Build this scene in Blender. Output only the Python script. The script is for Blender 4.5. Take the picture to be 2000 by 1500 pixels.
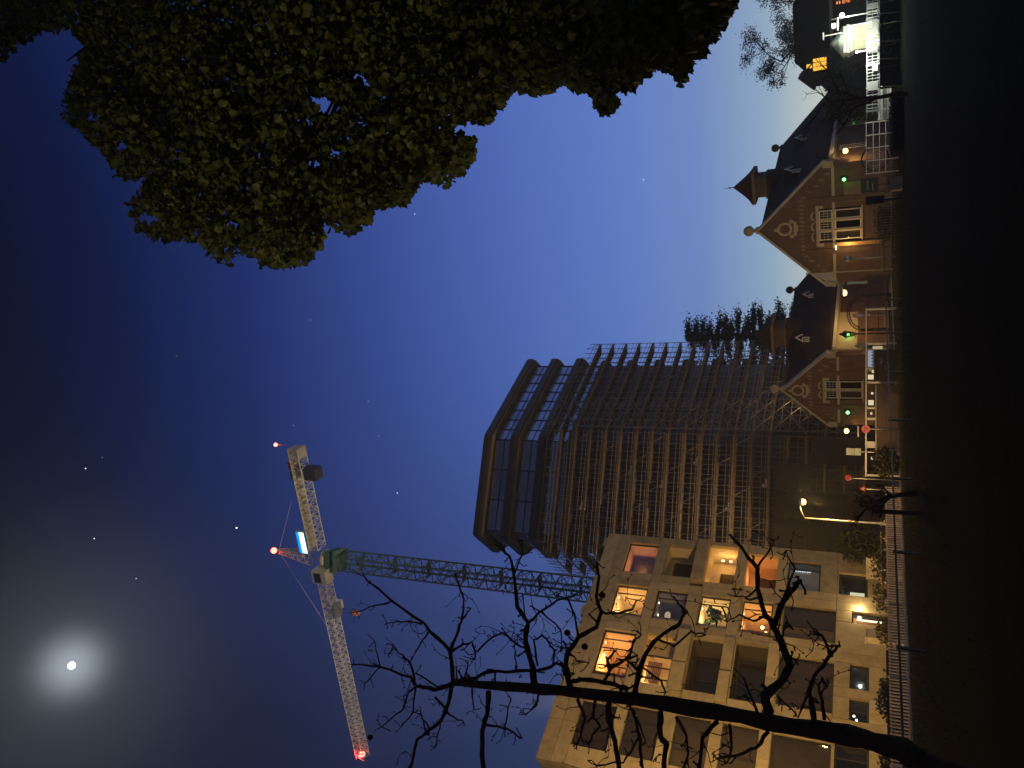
import bpy, math, random
import numpy as np
from mathutils import Vector, Matrix
random.seed(7); rng = np.random.default_rng(7)
for o in list(bpy.data.objects): bpy.data.objects.remove(o, do_unlink=True)
SC = bpy.context.scene; COL = SC.collection
R = math.radians
def lin(r, g, b):
    f = lambda c: (c/255/12.92) if c <= 10.3 else ((c/255+.055)/1.055)**2.4
    return (f(r), f(g), f(b), 1)

# ------------------------------------------------------------------ camera (portrait shot stored on its side: rolled 90 degrees)
PITCH = R(25); FPX = 1502.0
Fw = Vector((0, math.cos(PITCH), math.sin(PITCH))); Up = Vector((0, -math.sin(PITCH), math.cos(PITCH))); Rt = Vector((1, 0, 0))
EYE = Vector((0, 0, 1.6))
cd = bpy.data.cameras.new('camera'); cam = bpy.data.objects.new('camera', cd); COL.objects.link(cam)
cd.sensor_width = 36; cd.lens = FPX/2000*36; cd.clip_end = 6000; cd.clip_start = .05
Mx = Matrix.Identity(4)
for i, v in enumerate((-Up, Rt, -Fw)):
    for k in range(3): Mx[k][i] = v[k]
Mx.translation = EYE; cam.matrix_world = Mx; SC.camera = cam
def ray(px, py): return Fw + Rt*((750-py)/FPX) + Up*((1000-px)/FPX)
def at(px, py, Y):
    d = ray(px, py); return EYE + d*(Y/d.y)
def proj(p):
    v = p-EYE; D = v.dot(Fw); return 1000-FPX*v.dot(Up)/D, 750-FPX*v.dot(Rt)/D

# ------------------------------------------------------------------ sky, moonlight, exposure
W = bpy.data.worlds.new('World'); SC.world = W; W.use_nodes = True
nt = W.node_tree; nt.nodes.clear(); N = nt.nodes.new; L = nt.links.new
def math_node(op, a=None, b=None, c=None):
    n = N('ShaderNodeMath'); n.operation = op
    for i, v in enumerate((a, b, c)):
        if v is None: continue
        if isinstance(v, (int, float)): n.inputs[i].default_value = v
        else: L(v, n.inputs[i])
    return n.outputs[0]
tc = N('ShaderNodeTexCoord'); sep = N('ShaderNodeSeparateXYZ'); L(tc.outputs['Generated'], sep.inputs[0])
sx, sy, sz = sep.outputs
ramp = N('ShaderNodeValToRGB'); L(sz, ramp.inputs[0]); cr = ramp.color_ramp
stops = [(0, (250, 250, 222)), (.05, (222, 234, 224)), (.11, (162, 194, 226)), (.19, (120, 154, 222)), (.30, (97, 130, 210)), (.42, (80, 108, 190)),
         (.565, (54, 77, 152)), (.69, (25, 44, 106)), (.79, (5, 17, 62)), (.86, (0, 4, 30))]
while len(cr.elements) < len(stops): cr.elements.new(.5)
for e, (p, c) in zip(cr.elements, stops): e.position = p; e.color = lin(*c)
hor = math_node('SQRT', math_node('ADD', math_node('MULTIPLY', sx, sx), math_node('MULTIPLY', sy, sy)))
ca = math_node('DIVIDE', math_node('ADD', math_node('MULTIPLY', sx, .62), math_node('MULTIPLY', sy, .785)), math_node('MAXIMUM', hor, .001))
mr = N('ShaderNodeMapRange'); mr.interpolation_type = 'SMOOTHSTEP'; L(ca, mr.inputs[0])
mr.inputs[1].default_value = .3; mr.inputs[2].default_value = .95; mr.inputs[3].default_value = .13; mr.inputs[4].default_value = 1.0
# soft glow round the moon, painted into the sky colour
md = ray(140, 1300).normalized()
dt = N('ShaderNodeVectorMath'); dt.operation = 'DOT_PRODUCT'; L(tc.outputs['Generated'], dt.inputs[0]); dt.inputs[1].default_value = md
om = math_node('SUBTRACT', 1.0, dt.outputs['Value'])
au = math_node('ADD', math_node('MULTIPLY', math_node('EXPONENT', math_node('MULTIPLY', om, -140.0)), .052),
               math_node('ADD', math_node('MULTIPLY', math_node('EXPONENT', math_node('MULTIPLY', om, -22.0)), .009),
               math_node('MULTIPLY', math_node('EXPONENT', math_node('MULTIPLY', om, -2600.0)), .4)))
mul = N('ShaderNodeVectorMath'); mul.operation = 'SCALE'; L(ramp.outputs[0], mul.inputs[0]); L(mr.outputs[0], mul.inputs['Scale'])
auc = N('ShaderNodeVectorMath'); auc.operation = 'SCALE'; auc.inputs[0].default_value = (.80, .90, 1.0); L(au, auc.inputs['Scale'])
tot = N('ShaderNodeVectorMath'); tot.operation = 'ADD'; L(mul.outputs[0], tot.inputs[0]); L(auc.outputs[0], tot.inputs[1])
sky = N('ShaderNodeTexSky'); sky.sky_type = 'NISHITA'; sky.sun_disc = False
sky.sun_elevation = R(1.0); sky.sun_rotation = R(20)
bg1 = N('ShaderNodeBackground'); L(tot.outputs[0], bg1.inputs[0]); bg1.inputs[1].default_value = 1.0
bg2 = N('ShaderNodeBackground'); L(sky.outputs[0], bg2.inputs[0]); bg2.inputs[1].default_value = .002
ad = N('ShaderNodeAddShader'); L(bg1.outputs[0], ad.inputs[0]); L(bg2.outputs[0], ad.inputs[1])
wo = N('ShaderNodeOutputWorld'); L(ad.outputs[0], wo.inputs[0])
sd = bpy.data.lights.new('moonlight', 'SUN'); sd.energy = .035; sd.angle = R(.5); sd.color = (1, .95, .86)
so = bpy.data.objects.new('moonlight', sd); COL.objects.link(so); so.rotation_euler = (-md).to_track_quat('-Z', 'Y').to_euler()
vs = SC.view_settings; vs.view_transform = 'Standard'; vs.look = 'None'; vs.gamma = 1; vs.use_curve_mapping = False; vs.exposure = 0
SC.render.engine = 'CYCLES'
cy = SC.cycles; cy.max_bounces = 6; cy.diffuse_bounces = 3; cy.glossy_bounces = 3; cy.transparent_max_bounces = 12; cy.sample_clamp_indirect = 3; cy.use_denoising = True
cy.caustics_reflective = False; cy.caustics_refractive = False

# ------------------------------------------------------------------ materials
MATS = {}
def mat(name, col, rough=.75, metal=0, var=.25, scale=3.0, bump=.0, bscale=20, spec=.4, coord='Object'):
    if name in MATS: return MATS[name]
    m = bpy.data.materials.new(name); m.use_nodes = True; t = m.node_tree; b = t.nodes['Principled BSDF']
    b.inputs['Roughness'].default_value = rough; b.inputs['Metallic'].default_value = metal
    b.inputs['Specular IOR Level'].default_value = spec
    g = t.nodes.new('ShaderNodeNewGeometry')
    n1 = t.nodes.new('ShaderNodeTexNoise'); n1.inputs['Scale'].default_value = scale; n1.inputs['Detail'].default_value = 6
    n1.inputs['Roughness'].default_value = .65
    t.links.new(g.outputs['Position'], n1.inputs['Vector'])
    oi = t.nodes.new('ShaderNodeObjectInfo')
    add = t.nodes.new('ShaderNodeMath'); add.operation = 'MULTIPLY_ADD'; t.links.new(oi.outputs['Random'], add.inputs[0]); add.inputs[1].default_value = .35
    t.links.new(n1.outputs[0], add.inputs[2])
    r = t.nodes.new('ShaderNodeValToRGB'); t.links.new(add.outputs[0], r.inputs[0])
    r.color_ramp.elements[0].position = .35; r.color_ramp.elements[1].position = 1.0
    c = Vector(col[:3])
    r.color_ramp.elements[0].color = (*(c*(1-var)), 1); r.color_ramp.elements[1].color = (*[min(1, x*(1+var)) for x in c], 1)
    t.links.new(r.outputs[0], b.inputs['Base Color'])
    if bump:
        n2 = t.nodes.new('ShaderNodeTexNoise'); n2.inputs['Scale'].default_value = bscale; n2.inputs['Detail'].default_value = 8
        t.links.new(g.outputs['Position'], n2.inputs['Vector'])
        bp = t.nodes.new('ShaderNodeBump'); bp.inputs['Strength'].default_value = bump; bp.inputs['Distance'].default_value = .05
        t.links.new(n2.outputs[0], bp.inputs['Height']); t.links.new(bp.outputs[0], b.inputs['Normal'])
    MATS[name] = m; return m
def emit(name, col, s):
    if name in MATS: return MATS[name]
    m = bpy.data.materials.new(name); m.use_nodes = True; t = m.node_tree; t.nodes.clear()
    e = t.nodes.new('ShaderNodeEmission'); e.inputs[0].default_value = (*col[:3], 1); e.inputs[1].default_value = s
    o = t.nodes.new('ShaderNodeOutputMaterial'); t.links.new(e.outputs[0], o.inputs[0]); MATS[name] = m; return m
def glass(name, tint=(1, 1, 1), refl=.12, fr=.8):
    m = bpy.data.materials.new(name); m.use_nodes = True; t = m.node_tree; t.nodes.clear()
    tr = t.nodes.new('ShaderNodeBsdfTransparent'); tr.inputs[0].default_value = (*tint, 1)
    gl = t.nodes.new('ShaderNodeBsdfGlossy'); gl.inputs['Roughness'].default_value = .03
    lw = t.nodes.new('ShaderNodeFresnel'); lw.inputs[0].default_value = 1.45
    mi = t.nodes.new('ShaderNodeMixShader'); mx = t.nodes.new('ShaderNodeMath'); mx.operation = 'MULTIPLY_ADD'
    t.links.new(lw.outputs[0], mx.inputs[0]); mx.inputs[1].default_value = fr; mx.inputs[2].default_value = refl-.05
    t.links.new(mx.outputs[0], mi.inputs[0]); t.links.new(tr.outputs[0], mi.inputs[1]); t.links.new(gl.outputs[0], mi.inputs[2])
    o = t.nodes.new('ShaderNodeOutputMaterial'); t.links.new(mi.outputs[0], o.inputs[0]); return m
def brick_mat(name, c1, c2, mortar, sc=1.0):
    m = bpy.data.materials.new(name); m.use_nodes = True; t = m.node_tree; b = t.nodes['Principled BSDF']; b.inputs['Roughness'].default_value = .85
    tcn = t.nodes.new('ShaderNodeTexCoord'); sp = t.nodes.new('ShaderNodeSeparateXYZ'); t.links.new(tcn.outputs['Object'], sp.inputs[0])
    s = t.nodes.new('ShaderNodeMath'); s.operation = 'ADD'; t.links.new(sp.outputs[0], s.inputs[0]); t.links.new(sp.outputs[1], s.inputs[1])
    cb = t.nodes.new('ShaderNodeCombineXYZ'); t.links.new(s.outputs[0], cb.inputs[0]); t.links.new(sp.outputs[2], cb.inputs[1])
    br = t.nodes.new('ShaderNodeTexBrick'); t.links.new(cb.outputs[0], br.inputs[0])
    br.inputs['Color1'].default_value = (*c1, 1); br.inputs['Color2'].default_value = (*c2, 1); br.inputs['Mortar'].default_value = (*mortar, 1)
    br.inputs['Scale'].default_value = sc; br.inputs['Mortar Size'].default_value = .012; br.inputs['Brick Width'].default_value = .24; br.inputs['Row Height'].default_value = .08
    no = t.nodes.new('ShaderNodeTexNoise'); no.inputs['Scale'].default_value = 1.3; no.inputs['Detail'].default_value = 5; t.links.new(tcn.outputs['Object'], no.inputs[0])
    mx = t.nodes.new('ShaderNodeMix'); mx.data_type = 'RGBA'; mx.blend_type = 'MULTIPLY'; mx.inputs[0].default_value = .6
    t.links.new(br.outputs[0], mx.inputs[6]); t.links.new(no.outputs[0], mx.inputs[7]); 
    gm = t.nodes.new('ShaderNodeVectorMath'); gm.operation = 'SCALE'; gm.inputs['Scale'].default_value = 1.5; t.links.new(mx.outputs[2], gm.inputs[0])
    t.links.new(gm.outputs[0], b.inputs['Base Color'])
    bp = t.nodes.new('ShaderNodeBump'); bp.inputs['Strength'].default_value = .5; bp.inputs['Distance'].default_value = .01; bp.invert = True
    t.links.new(br.outputs['Fac'], bp.inputs['Height']); t.links.new(bp.outputs[0], b.inputs['Normal']); return m
def leaf_mat(name, c1, c2):
    m = bpy.data.materials.new(name); m.use_nodes = True; t = m.node_tree; b = t.nodes['Principled BSDF']; b.inputs['Roughness'].default_value = .5
    g = t.nodes.new('ShaderNodeNewGeometry'); r = t.nodes.new('ShaderNodeValToRGB'); t.links.new(g.outputs['Random Per Island'], r.inputs[0])
    r.color_ramp.elements[0].color = (*c1, 1); r.color_ramp.elements[1].color = (*c2, 1)
    t.links.new(r.outputs[0], b.inputs['Base Color'])
    tl = t.nodes.new('ShaderNodeBsdfTranslucent'); t.links.new(r.outputs[0], tl.inputs[0])
    mi = t.nodes.new('ShaderNodeMixShader'); mi.inputs[0].default_value = .35
    t.links.new(b.outputs[0], mi.inputs[1]); t.links.new(tl.outputs[0], mi.inputs[2]); t.links.new(mi.outputs[0], t.nodes['Material Output'].inputs[0]); return m

STONE = mat('pale_stone', (.43, .36, .22), .85, var=.34, scale=1.6, bump=.5, bscale=5, spec=.2)
STONE2 = mat('dressed_stone', (.50, .44, .33), .75, var=.2, scale=2.5, bump=.15)
BRICK_R = brick_mat('brown_brick', (.155, .085, .055), (.11, .06, .04), (.16, .13, .10))
BRICK_L = brick_mat('red_brick', (.20, .088, .045), (.15, .065, .035), (.17, .13, .10))
BRICK_P = brick_mat('parapet_brick', (.20, .10, .065), (.14, .075, .05), (.2, .17, .13))
SLATE = mat('roof_slate', (.075, .055, .038), .95, var=.35, scale=2, bump=.3, bscale=14, spec=.05)
PLASTER = mat('plaster', (.62, .56, .44), .8, var=.12, scale=.7)
WHITE = mat('white_paint', (.72, .69, .60), .5, var=.1)
DARKMET = mat('dark_metal', (.025, .024, .022), .45, .3, var=.3)
GREYMET = mat('galvanised_metal', (.36, .36, .35), .45, .6, var=.25)
TUBE = mat('scaffold_tube', (.27, .23, .17), .5, .35, var=.3)
PLANK = mat('scaffold_plank', (.30, .22, .13), .85, var=.35, scale=1.2, bump=.2)
BRONZE = mat('bronze_fascia', (.085, .068, .055), .55, .2, var=.3, scale=.4)
SOFFIT = mat('uplit_soffit', (.40, .30, .17), .7, var=.2, scale=.6)  # light from below is put into this paler, golden colour
CONC = mat('concrete', (.24, .22, .19), .85, var=.25, scale=.6, bump=.2)
BLACKGL = mat('dark_glazing', (.02, .022, .028), .08, 0, var=.2, spec=.6)
PLANK2 = None
CURTAIN = mat('pale_blind', (.30, .31, .34), .7, var=.12, scale=2)
CRANEW = mat('cream_crane_paint', (.62, .57, .47), .5, var=.15)
CRANEG = mat('green_crane_paint', (.075, .14, .105), .7, var=.25, spec=.2)
BARK = mat('bark', (.075, .048, .028), .95, var=.45, scale=9, bump=1.0, bscale=26, spec=.1)
ASPH = mat('asphalt', (.04, .037, .033), .95, spec=.1, var=.3, scale=1.5, bump=.2)
GRASSM = mat('lawn', (.011, .012, .0035), 1.0, spec=.02, var=.5, scale=2.2, bump=.6, bscale=18)
WOOD = mat('wood', (.22, .12, .06), .6, var=.3)
FRAME = mat('window_frame_dark', (.04, .035, .03), .5, var=.2)
PANE = glass('clear_pane', (.97, .97, .97), .055, .3)
PANED = glass('tinted_pane', (.74, .70, .64), .055, .35)
ROOMW = mat('room_wall', (.68, .53, .33), .8, var=.08, scale=.8)
ROOMO = mat('orange_room_wall', (.72, .46, .24), .8, var=.1, scale=.8)
ROOMG = mat('grey_room_wall', (.38, .36, .38), .8, var=.08, scale=.8)
LEAF_N = leaf_mat('tree_leaf', (.035, .045, .010), (.15, .15, .03))
LEAF_D = leaf_mat('dark_leaf', (.022, .032, .012), (.05, .06, .02))
LEAF_S = leaf_mat('shrub_leaf', (.05, .055, .015), (.14, .125, .04))

# ------------------------------------------------------------------ building helpers
def tag(o, label=None, cat=None, group=None, kind=None):
    if label: o['label'] = label
    if cat: o['category'] = cat
    if group: o['group'] = group
    if kind: o['kind'] = kind
    return o
def thing(name, label, cat, loc=(0, 0, 0), rz=0, group=None):
    o = bpy.data.objects.new(name, None); COL.objects.link(o); o.location = loc; o.rotation_euler = (0, 0, rz); o.empty_display_size = .3
    return tag(o, label, cat, group)
class MB:
    def __init__(s): s.v = []; s.f = []; s.sm = []
    def add(s, vs, fs, smooth=False):
        k = len(s.v); s.v += [tuple(p) for p in vs]; s.f += [tuple(i+k for i in f) for f in fs]; s.sm += [smooth]*len(fs); return s
    def box(s, x0, x1, y0, y1, z0, z1, m=None):
        p = [(x, y, z) for z in (z0, z1) for y in (y0, y1) for x in (x0, x1)]
        if m is not None: p = [m @ Vector(q) for q in p]
        return s.add(p, [(0, 2, 3, 1), (4, 5, 7, 6), (0, 1, 5, 4), (2, 6, 7, 3), (0, 4, 6, 2), (1, 3, 7, 5)])
    def tube(s, pts, rad, n=6, cap=True):
        pts = [Vector(p) for p in pts]
        if not hasattr(rad, '__len__'): rad = [rad]*len(pts)
        vs = []; fs = []; ref = None
        for i, p in enumerate(pts):
            t = (pts[min(i+1, len(pts)-1)]-pts[max(i-1, 0)]).normalized()
            if ref is None:
                ref = t.cross(Vector((0, 0, 1)) if abs(t.z) < .9 else Vector((1, 0, 0))).normalized()
            ref = (ref - t*ref.dot(t)).normalized(); b = t.cross(ref)
            for k in range(n):
                a = 2*math.pi*k/n; vs.append(p+(ref*math.cos(a)+b*math.sin(a))*rad[i])
        for i in range(len(pts)-1):
            for k in range(n):
                a, b2 = i*n+k, i*n+(k+1) % n; fs.append((a, b2, b2+n, a+n))
        if cap: fs.append(tuple(range(n))[::-1]); fs.append(tuple(range((len(pts)-1)*n, len(pts)*n)))
        return s.add(vs, fs, n > 5)
    def bar(s, p, q, w):        # four-sided bar
        return s.tube([p, q], w*.7071, 4)
    def prism(s, poly, y0, y1):  # polygon in x,z extruded along y
        n = len(poly); vs = [(x, y0, z) for x, z in poly]+[(x, y1, z) for x, z in poly]
        return s.add(vs, [tuple(range(n)), tuple(range(2*n-1, n-1, -1))]+[(i, i+n, (i+1) % n+n, (i+1) % n) for i in range(n)])
    def flat(s, poly, z0, z1):   # polygon in x,y extruded along z
        n = len(poly); vs = [(x, y, z0) for x, y in poly]+[(x, y, z1) for x, y in poly]
        return s.add(vs, [tuple(range(n))[::-1], tuple(range(n, 2*n))]+[(i, (i+1) % n, (i+1) % n+n, i+n) for i in range(n)])
    def lathe(s, prof, c=(0, 0, 0), n=12):
        vs = []; fs = []; m = len(prof)
        for r, z in prof:
            for k in range(n):
                a = 2*math.pi*k/n; vs.append((c[0]+r*math.cos(a), c[1]+r*math.sin(a), c[2]+z))
        for i in range(m-1):
            for k in range(n):
                a, b = i*n+k, i*n+(k+1) % n; fs.append((a, b, b+n, a+n))
        fs.append(tuple(range(n))[::-1]); fs.append(tuple(range((m-1)*n, m*n)))
        return s.add(vs, fs, True)
    def ball(s, c, r, n=12): 
        return s.lathe([(r*max(.02, math.sin(math.pi*i/8)), -r*math.cos(math.pi*i/8)) for i in range(9)], c, n)
    def ring(s, c, r, t, ax=(0, 1, 0), n=24, m=5):   # torus about axis ax
        ax = Vector(ax).normalized(); u = ax.cross(Vector((0, 0, 1)) if abs(ax.z) < .9 else Vector((1, 0, 0))).normalized(); w = ax.cross(u); c = Vector(c)
        vs = []; fs = []
        for i in range(n):
            a = 2*math.pi*i/n; d = u*math.cos(a)+w*math.sin(a)
            for k in range(m):
                b = 2*math.pi*k/m; vs.append(c+d*(r+t*math.cos(b))+ax*(t*math.sin(b)))
        for i in range(n):
            for k in range(m): fs.append((i*m+k, ((i+1) % n)*m+k, ((i+1) % n)*m+(k+1) % m, i*m+(k+1) % m))
        return s.add(vs, fs, True)
    def mesh(s, name):
        me = bpy.data.meshes.new(name); me.from_pydata(s.v, [], s.f)
        me.polygons.foreach_set('use_smooth', s.sm); me.update(); return me
    def build(s, name, m, parent=None, loc=None, kind=None, label=None, local=False):
        me = s.mesh(name); me.materials.append(m); o = bpy.data.objects.new(name, me); COL.objects.link(o)
        if parent is not None:
            o.parent = parent
            if not local and loc is None:     # geometry given in world space: bring it into the parent's frame
                b = bpy.data.objects
                M4 = world_of(parent).inverted(); me.transform(M4)
        if loc is not None: o.location = loc
        if kind: o['kind'] = kind
        if label: o['label'] = label
        return o
def world_of(o):
    m = Matrix.Translation(o.location) @ o.rotation_euler.to_matrix().to_4x4()
    return world_of(o.parent) @ m if o.parent else m
def inst(src_mesh, name, parent, loc, rz=0, scale=None, kind=None):
    o = bpy.data.objects.new(name, src_mesh); COL.objects.link(o); o.parent = parent; o.location = loc; o.rotation_euler = (0, 0, rz)
    if scale: o.scale = scale
    if kind: o['kind'] = kind
    return o
def copy_tree(o, parent=None):
    c = o.copy(); COL.objects.link(c)
    if parent is not None: c.parent = parent
    for ch in o.children: copy_tree(ch, c)
    return c
def point_light(name, loc, power, col, radius=.12, parent=None):
    d = bpy.data.lights.new(name, 'POINT'); d.energy = power; d.color = col; d.shadow_soft_size = radius
    o = bpy.data.objects.new(name, d); COL.objects.link(o); o.location = loc
    if parent is not None: o.parent = parent
    return o
def spot(name, loc, target, power, col, size, blend=.5, radius=.2):
    d = bpy.data.lights.new(name, 'SPOT'); d.energy = power; d.color = col; d.spot_size = R(size); d.spot_blend = blend; d.shadow_soft_size = radius
    o = bpy.data.objects.new(name, d); COL.objects.link(o); o.location = loc
    o.rotation_euler = (Vector(target)-Vector(loc)).to_track_quat('-Z', 'Y').to_euler(); return o
def mesh_np(name, V, Fc, m, parent=None, kind=None):
    me = bpy.data.meshes.new(name); nf, k = Fc.shape
    me.vertices.add(len(V)); me.vertices.foreach_set('co', V.astype(np.float32).ravel())
    me.loops.add(nf*k); me.loops.foreach_set('vertex_index', Fc.astype(np.int32).ravel())
    me.polygons.add(nf); me.polygons.foreach_set('loop_start', np.arange(0, nf*k, k, dtype=np.int32))
    me.update(calc_edges=True); me.materials.append(m)
    o = bpy.data.objects.new(name, me); COL.objects.link(o)
    if parent is not None:
        o.parent = parent; me.transform(world_of(parent).inverted())
    if kind: o['kind'] = kind
    return o
LEAFV = np.array([(0, 0, 0), (.38, .28, .06), (.46, .62, .08), (.16, .80, .03), (0, 1.0, -.04), (-.16, .80, .03), (-.46, .62, .08), (-.38, .28, .06), (0, .5, -.05)])
LEAFF = np.array([(8, 0, 1), (8, 1, 2), (8, 2, 3), (8, 3, 4), (8, 4, 5), (8, 5, 6), (8, 6, 7), (8, 7, 0)])
def leaves_np(P, size, droop=.5, sizevar=.35, narrow=1.0):
    n = len(P); s = size*(1+sizevar*(rng.random(n)*2-1))
    d = rng.normal(size=(n, 3)); d[:, 2] -= droop*1.5; d /= np.linalg.norm(d, axis=1)[:, None]
    a = rng.normal(size=(n, 3)); x = np.cross(d, a); x /= np.linalg.norm(x, axis=1)[:, None]; z = np.cross(x, d)
    V = (P[:, None, :]+s[:, None, None]*(LEAFV[None, :, 0:1]*narrow*x[:, None, :]+LEAFV[None, :, 1:2]*d[:, None, :]+LEAFV[None, :, 2:3]*2*z[:, None, :])).reshape(-1, 3)
    Fc = (LEAFF[None]+(np.arange(n)*len(LEAFV))[:, None, None]).reshape(-1, 3)
    return V, Fc
def blob_points(c, r, n, hollow=.35):
    d = rng.normal(size=(n, 3)); d /= np.linalg.norm(d, axis=1)[:, None]
    t = hollow+(1-hollow)*rng.random(n)**.6
    return np.array(c)+d*t[:, None]*np.array(r)
SOD = (1, .575, .165); WARM = (1, .66, .32); ORANGE = (1, .46, .14)

# ------------------------------------------------------------------ ground, road, kerb, lawn
AZ = R(33.5); FD = Vector((math.sin(AZ), math.cos(AZ), 0)); FN = Vector((math.cos(AZ), -math.sin(AZ), 0))   # street direction and its normal (towards the park)
b = MB(); b.add([(-330, -80, -.02), (330, -80, -.02), (330, 460, -.02), (-330, 460, -.02)], [(0, 1, 2, 3)])
tag(b.build('ground', ASPH), kind='structure')
K0 = Vector((-15.2, 34.4, 0))
def street(u, n, z=0): 
    p = K0+FD*u+FN*n; return Vector((p.x, p.y, z))
b = MB(); b.add([street(-70, 0, 0.02), street(-70, 90, 0.02), street(120, 90, 0.02), street(120, 0, 0.02)], [(0, 1, 2, 3)])
tag(b.build('lawn', GRASSM), kind='structure')
b = MB()
for i in range(60):
    a, c = street(-30+i*1.5, 0), street(-30+i*1.5+1.49, 0)
    m4 = Matrix.Translation(a) @ Matrix.Rotation(math.atan2(FD.y, FD.x), 4, 'Z'); b.box(0, 1.485, -.0, .14, -.02, .1, m4)
tag(b.build('kerb', STONE2), kind='structure')
b = MB(); b.add([street(-40, -2.4, .0), street(-40, -.01, .0), street(90, -.01, .0), street(90, -2.4, .0)], [(0, 1, 2, 3)])
tag(b.build('pavement', CONC), kind='structure')
# grass blades nearest the street, coloured paler to carry the lamplight on the strip
n = 26000; u = rng.uniform(-14, 40, n); w = rng.gamma(1.6, 3.2, n)+.15
base = np.stack([K0.x+FD.x*u+FN.x*w, K0.y+FD.y*u+FN.y*w, np.full(n, .02)], 1)
h = rng.uniform(.04, .11, n)+.08*(rng.random(n) < .05); an = rng.uniform(0, 6.28, n); lean = rng.normal(0, .04, (n, 2))
wv = np.stack([np.cos(an), np.sin(an), 0*an], 1)*.012
V = np.stack([base-wv, base+wv, base+np.stack([lean[:, 0], lean[:, 1], h], 1)], 1).reshape(-1, 3)
mesh_np('grass', V, np.arange(3*n).reshape(n, 3), mat('lamplit_grass_blade', (.085, .082, .014), .9, var=.4), kind='stuff')['label'] = 'short grass on the lawn beside the kerb'

HZ = bpy.data.materials.new('thin_haze'); HZ.use_nodes = True; ht = HZ.node_tree; ht.nodes.remove(ht.nodes['Principled BSDF'])
pv = ht.nodes.new('ShaderNodeVolumePrincipled'); pv.inputs['Color'].default_value = (.92, .93, .95, 1); pv.inputs['Density'].default_value = .0009; pv.inputs['Anisotropy'].default_value = .2
ht.links.new(pv.outputs[0], ht.nodes['Material Output'].inputs['Volume']); cy.volume_bounces = 0
tag(MB().box(-340, 340, -90, 470, -1.1, 84).build('haze', HZ), kind='stuff')
# ------------------------------------------------------------------ moon and stars
mo = MB(); mo.ball((0, 0, 0), 10, 24); c = EYE+md*2600
tag(mo.build('moon', emit('moon_light', (1, .90, .70), 6), loc=c), 'bright moon with a soft painted halo high in the dark sky', 'moon')
STARS = [(167, 915, 2.0), (184, 1052, 1.7), (462, 1031, 3.2), (266, 1130, 1.2), (776, 963, 1.7), (810, 418, 1.4), (1257, 351, 2.2), (719, 784, 1.2), (739, 852, 1.0), (573, 831, 1.1), (345, 695, 1.0), (606, 625, .9), (753, 746, .8), (200, 893, .8), (928, 597, .7)]
SL = ['bright star level with the counter-jib end, high towards the moon', 'star between the moon and the top edge of the sky', 'brightest star, above the red lamp on the crane apex',
      'faint star beside the lower edge of the moon halo', 'star over open sky between the crane cab and the tower', 'star just under the tip of the leafy branches',
      'lone bright star near the horizon above the spired brick house', 'faint star left of the tower roofline, farther from the crane', 'faint star left of the tower roofline, nearer the crane',
      'faint star beyond the end of the counter-jib', 'faint star alone high over the middle of the picture', 'faint star in mid sky between leafy tree and tower',
      'very faint star close to the tower roof end', 'very faint star beside the brighter star near the moon', 'very faint star low in the blue above the conifer']
for (px, py, r), lb in zip(STARS, SL):
    s = MB(); s.ball((0, 0, 0), r*.62, 8)
    tag(s.build('star', emit('star_light', (.9, .93, 1), 4), loc=EYE+ray(px, py).normalized()*2400), lb, 'star', 'stars in the night sky')

# ------------------------------------------------------------------ stone apartment block on the left (local x = along the facade, local y = into the building)
APT = thing('apartment_building', 'pale stone apartment block with warm lit windows and recessed loggias behind the bare tree', 'apartment building', (-12.535, 62, 0), math.atan2(.79653, .6046))
def lb(name, m, x0, x1, y0, y1, z0, z1, parent=None, label=None):
    return MB().box(x0, x1, y0, y1, z0, z1).build(name, m, parent or APT, local=True, label=label)
ROWS = [  # zlo, zhi, openings (s0, s1, z0, z1)
 (17.05, 19.5, [(.75, 3.78, 17.05, 19.5), (5.1, 7.85, 17.05, 19.5), (9.25, 13.02, 17.05, 19.5), (15.1, 18.35, 17.05, 19.5)]),
 (14.0, 16.3, [(.68, 3.75, 14.0, 16.3), (5.15, 7.8, 14.0, 16.3), (9.1, 13.08, 14.15, 16.3), (14.9, 18.35, 14.0, 16.3)]),
 (10.85, 13.05, [(.35, 3.95, 10.85, 13.05), (5.2, 7.9, 10.85, 13.0), (8.95, 13.1, 10.85, 13.0), (14.9, 18.35, 10.85, 13.05)]),
 (7.9, 10.1, [(.85, 3.95, 7.9, 10.1), (5.2, 7.95, 7.9, 10.0), (8.85, 13.2, 7.9, 10.0), (14.9, 18.35, 7.9, 10.1)]),
 (3.75, 7.15, [(1.15, 3.78, 4.9, 7.15), (5.2, 7.92, 3.75, 7.15), (9.37, 13.05, 3.75, 7.1), (15.0, 18.35, 3.75, 7.1)]),
 (0, 3.75, [(1.85, 3.8, 1.8, 3.65), (5.15, 6.1, 0, 2.76), (9.3, 11.12, 1.7, 2.8), (11.8, 13.3, 1.7, 2.8), (14.9, 16.6, 1.7, 3.55)])]
pj = .028
def panel(s0, s1, z0, z1, proud=0.0):
    if s1-s0 < .05 or z1-z0 < .05: return
    q = proud+random.uniform(0, .014)
    lb('stone_panel', STONE, -s1+pj/2, -s0-pj/2, -q, .32, z0+pj/2, z1-pj/2)
SB = [0, 4.45, 8.55, 13.9, 19.74]
for zl, zh, ops in ROWS:
    s = 0.0
    for (a, c, z0, z1) in sorted(ops):
        cuts = [s]+[k for k in SB if s < k < a]+[a]
        for p, q in zip(cuts, cuts[1:]): panel(p, q, zl, zh)
        panel(a, c, zl, z0); panel(a, c, z1, zh); s = c
    cuts = [s]+[k for k in SB if s < k < 19.74]+[19.74]
    for p, q in zip(cuts, cuts[1:]): panel(p, q, zl, zh)
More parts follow.
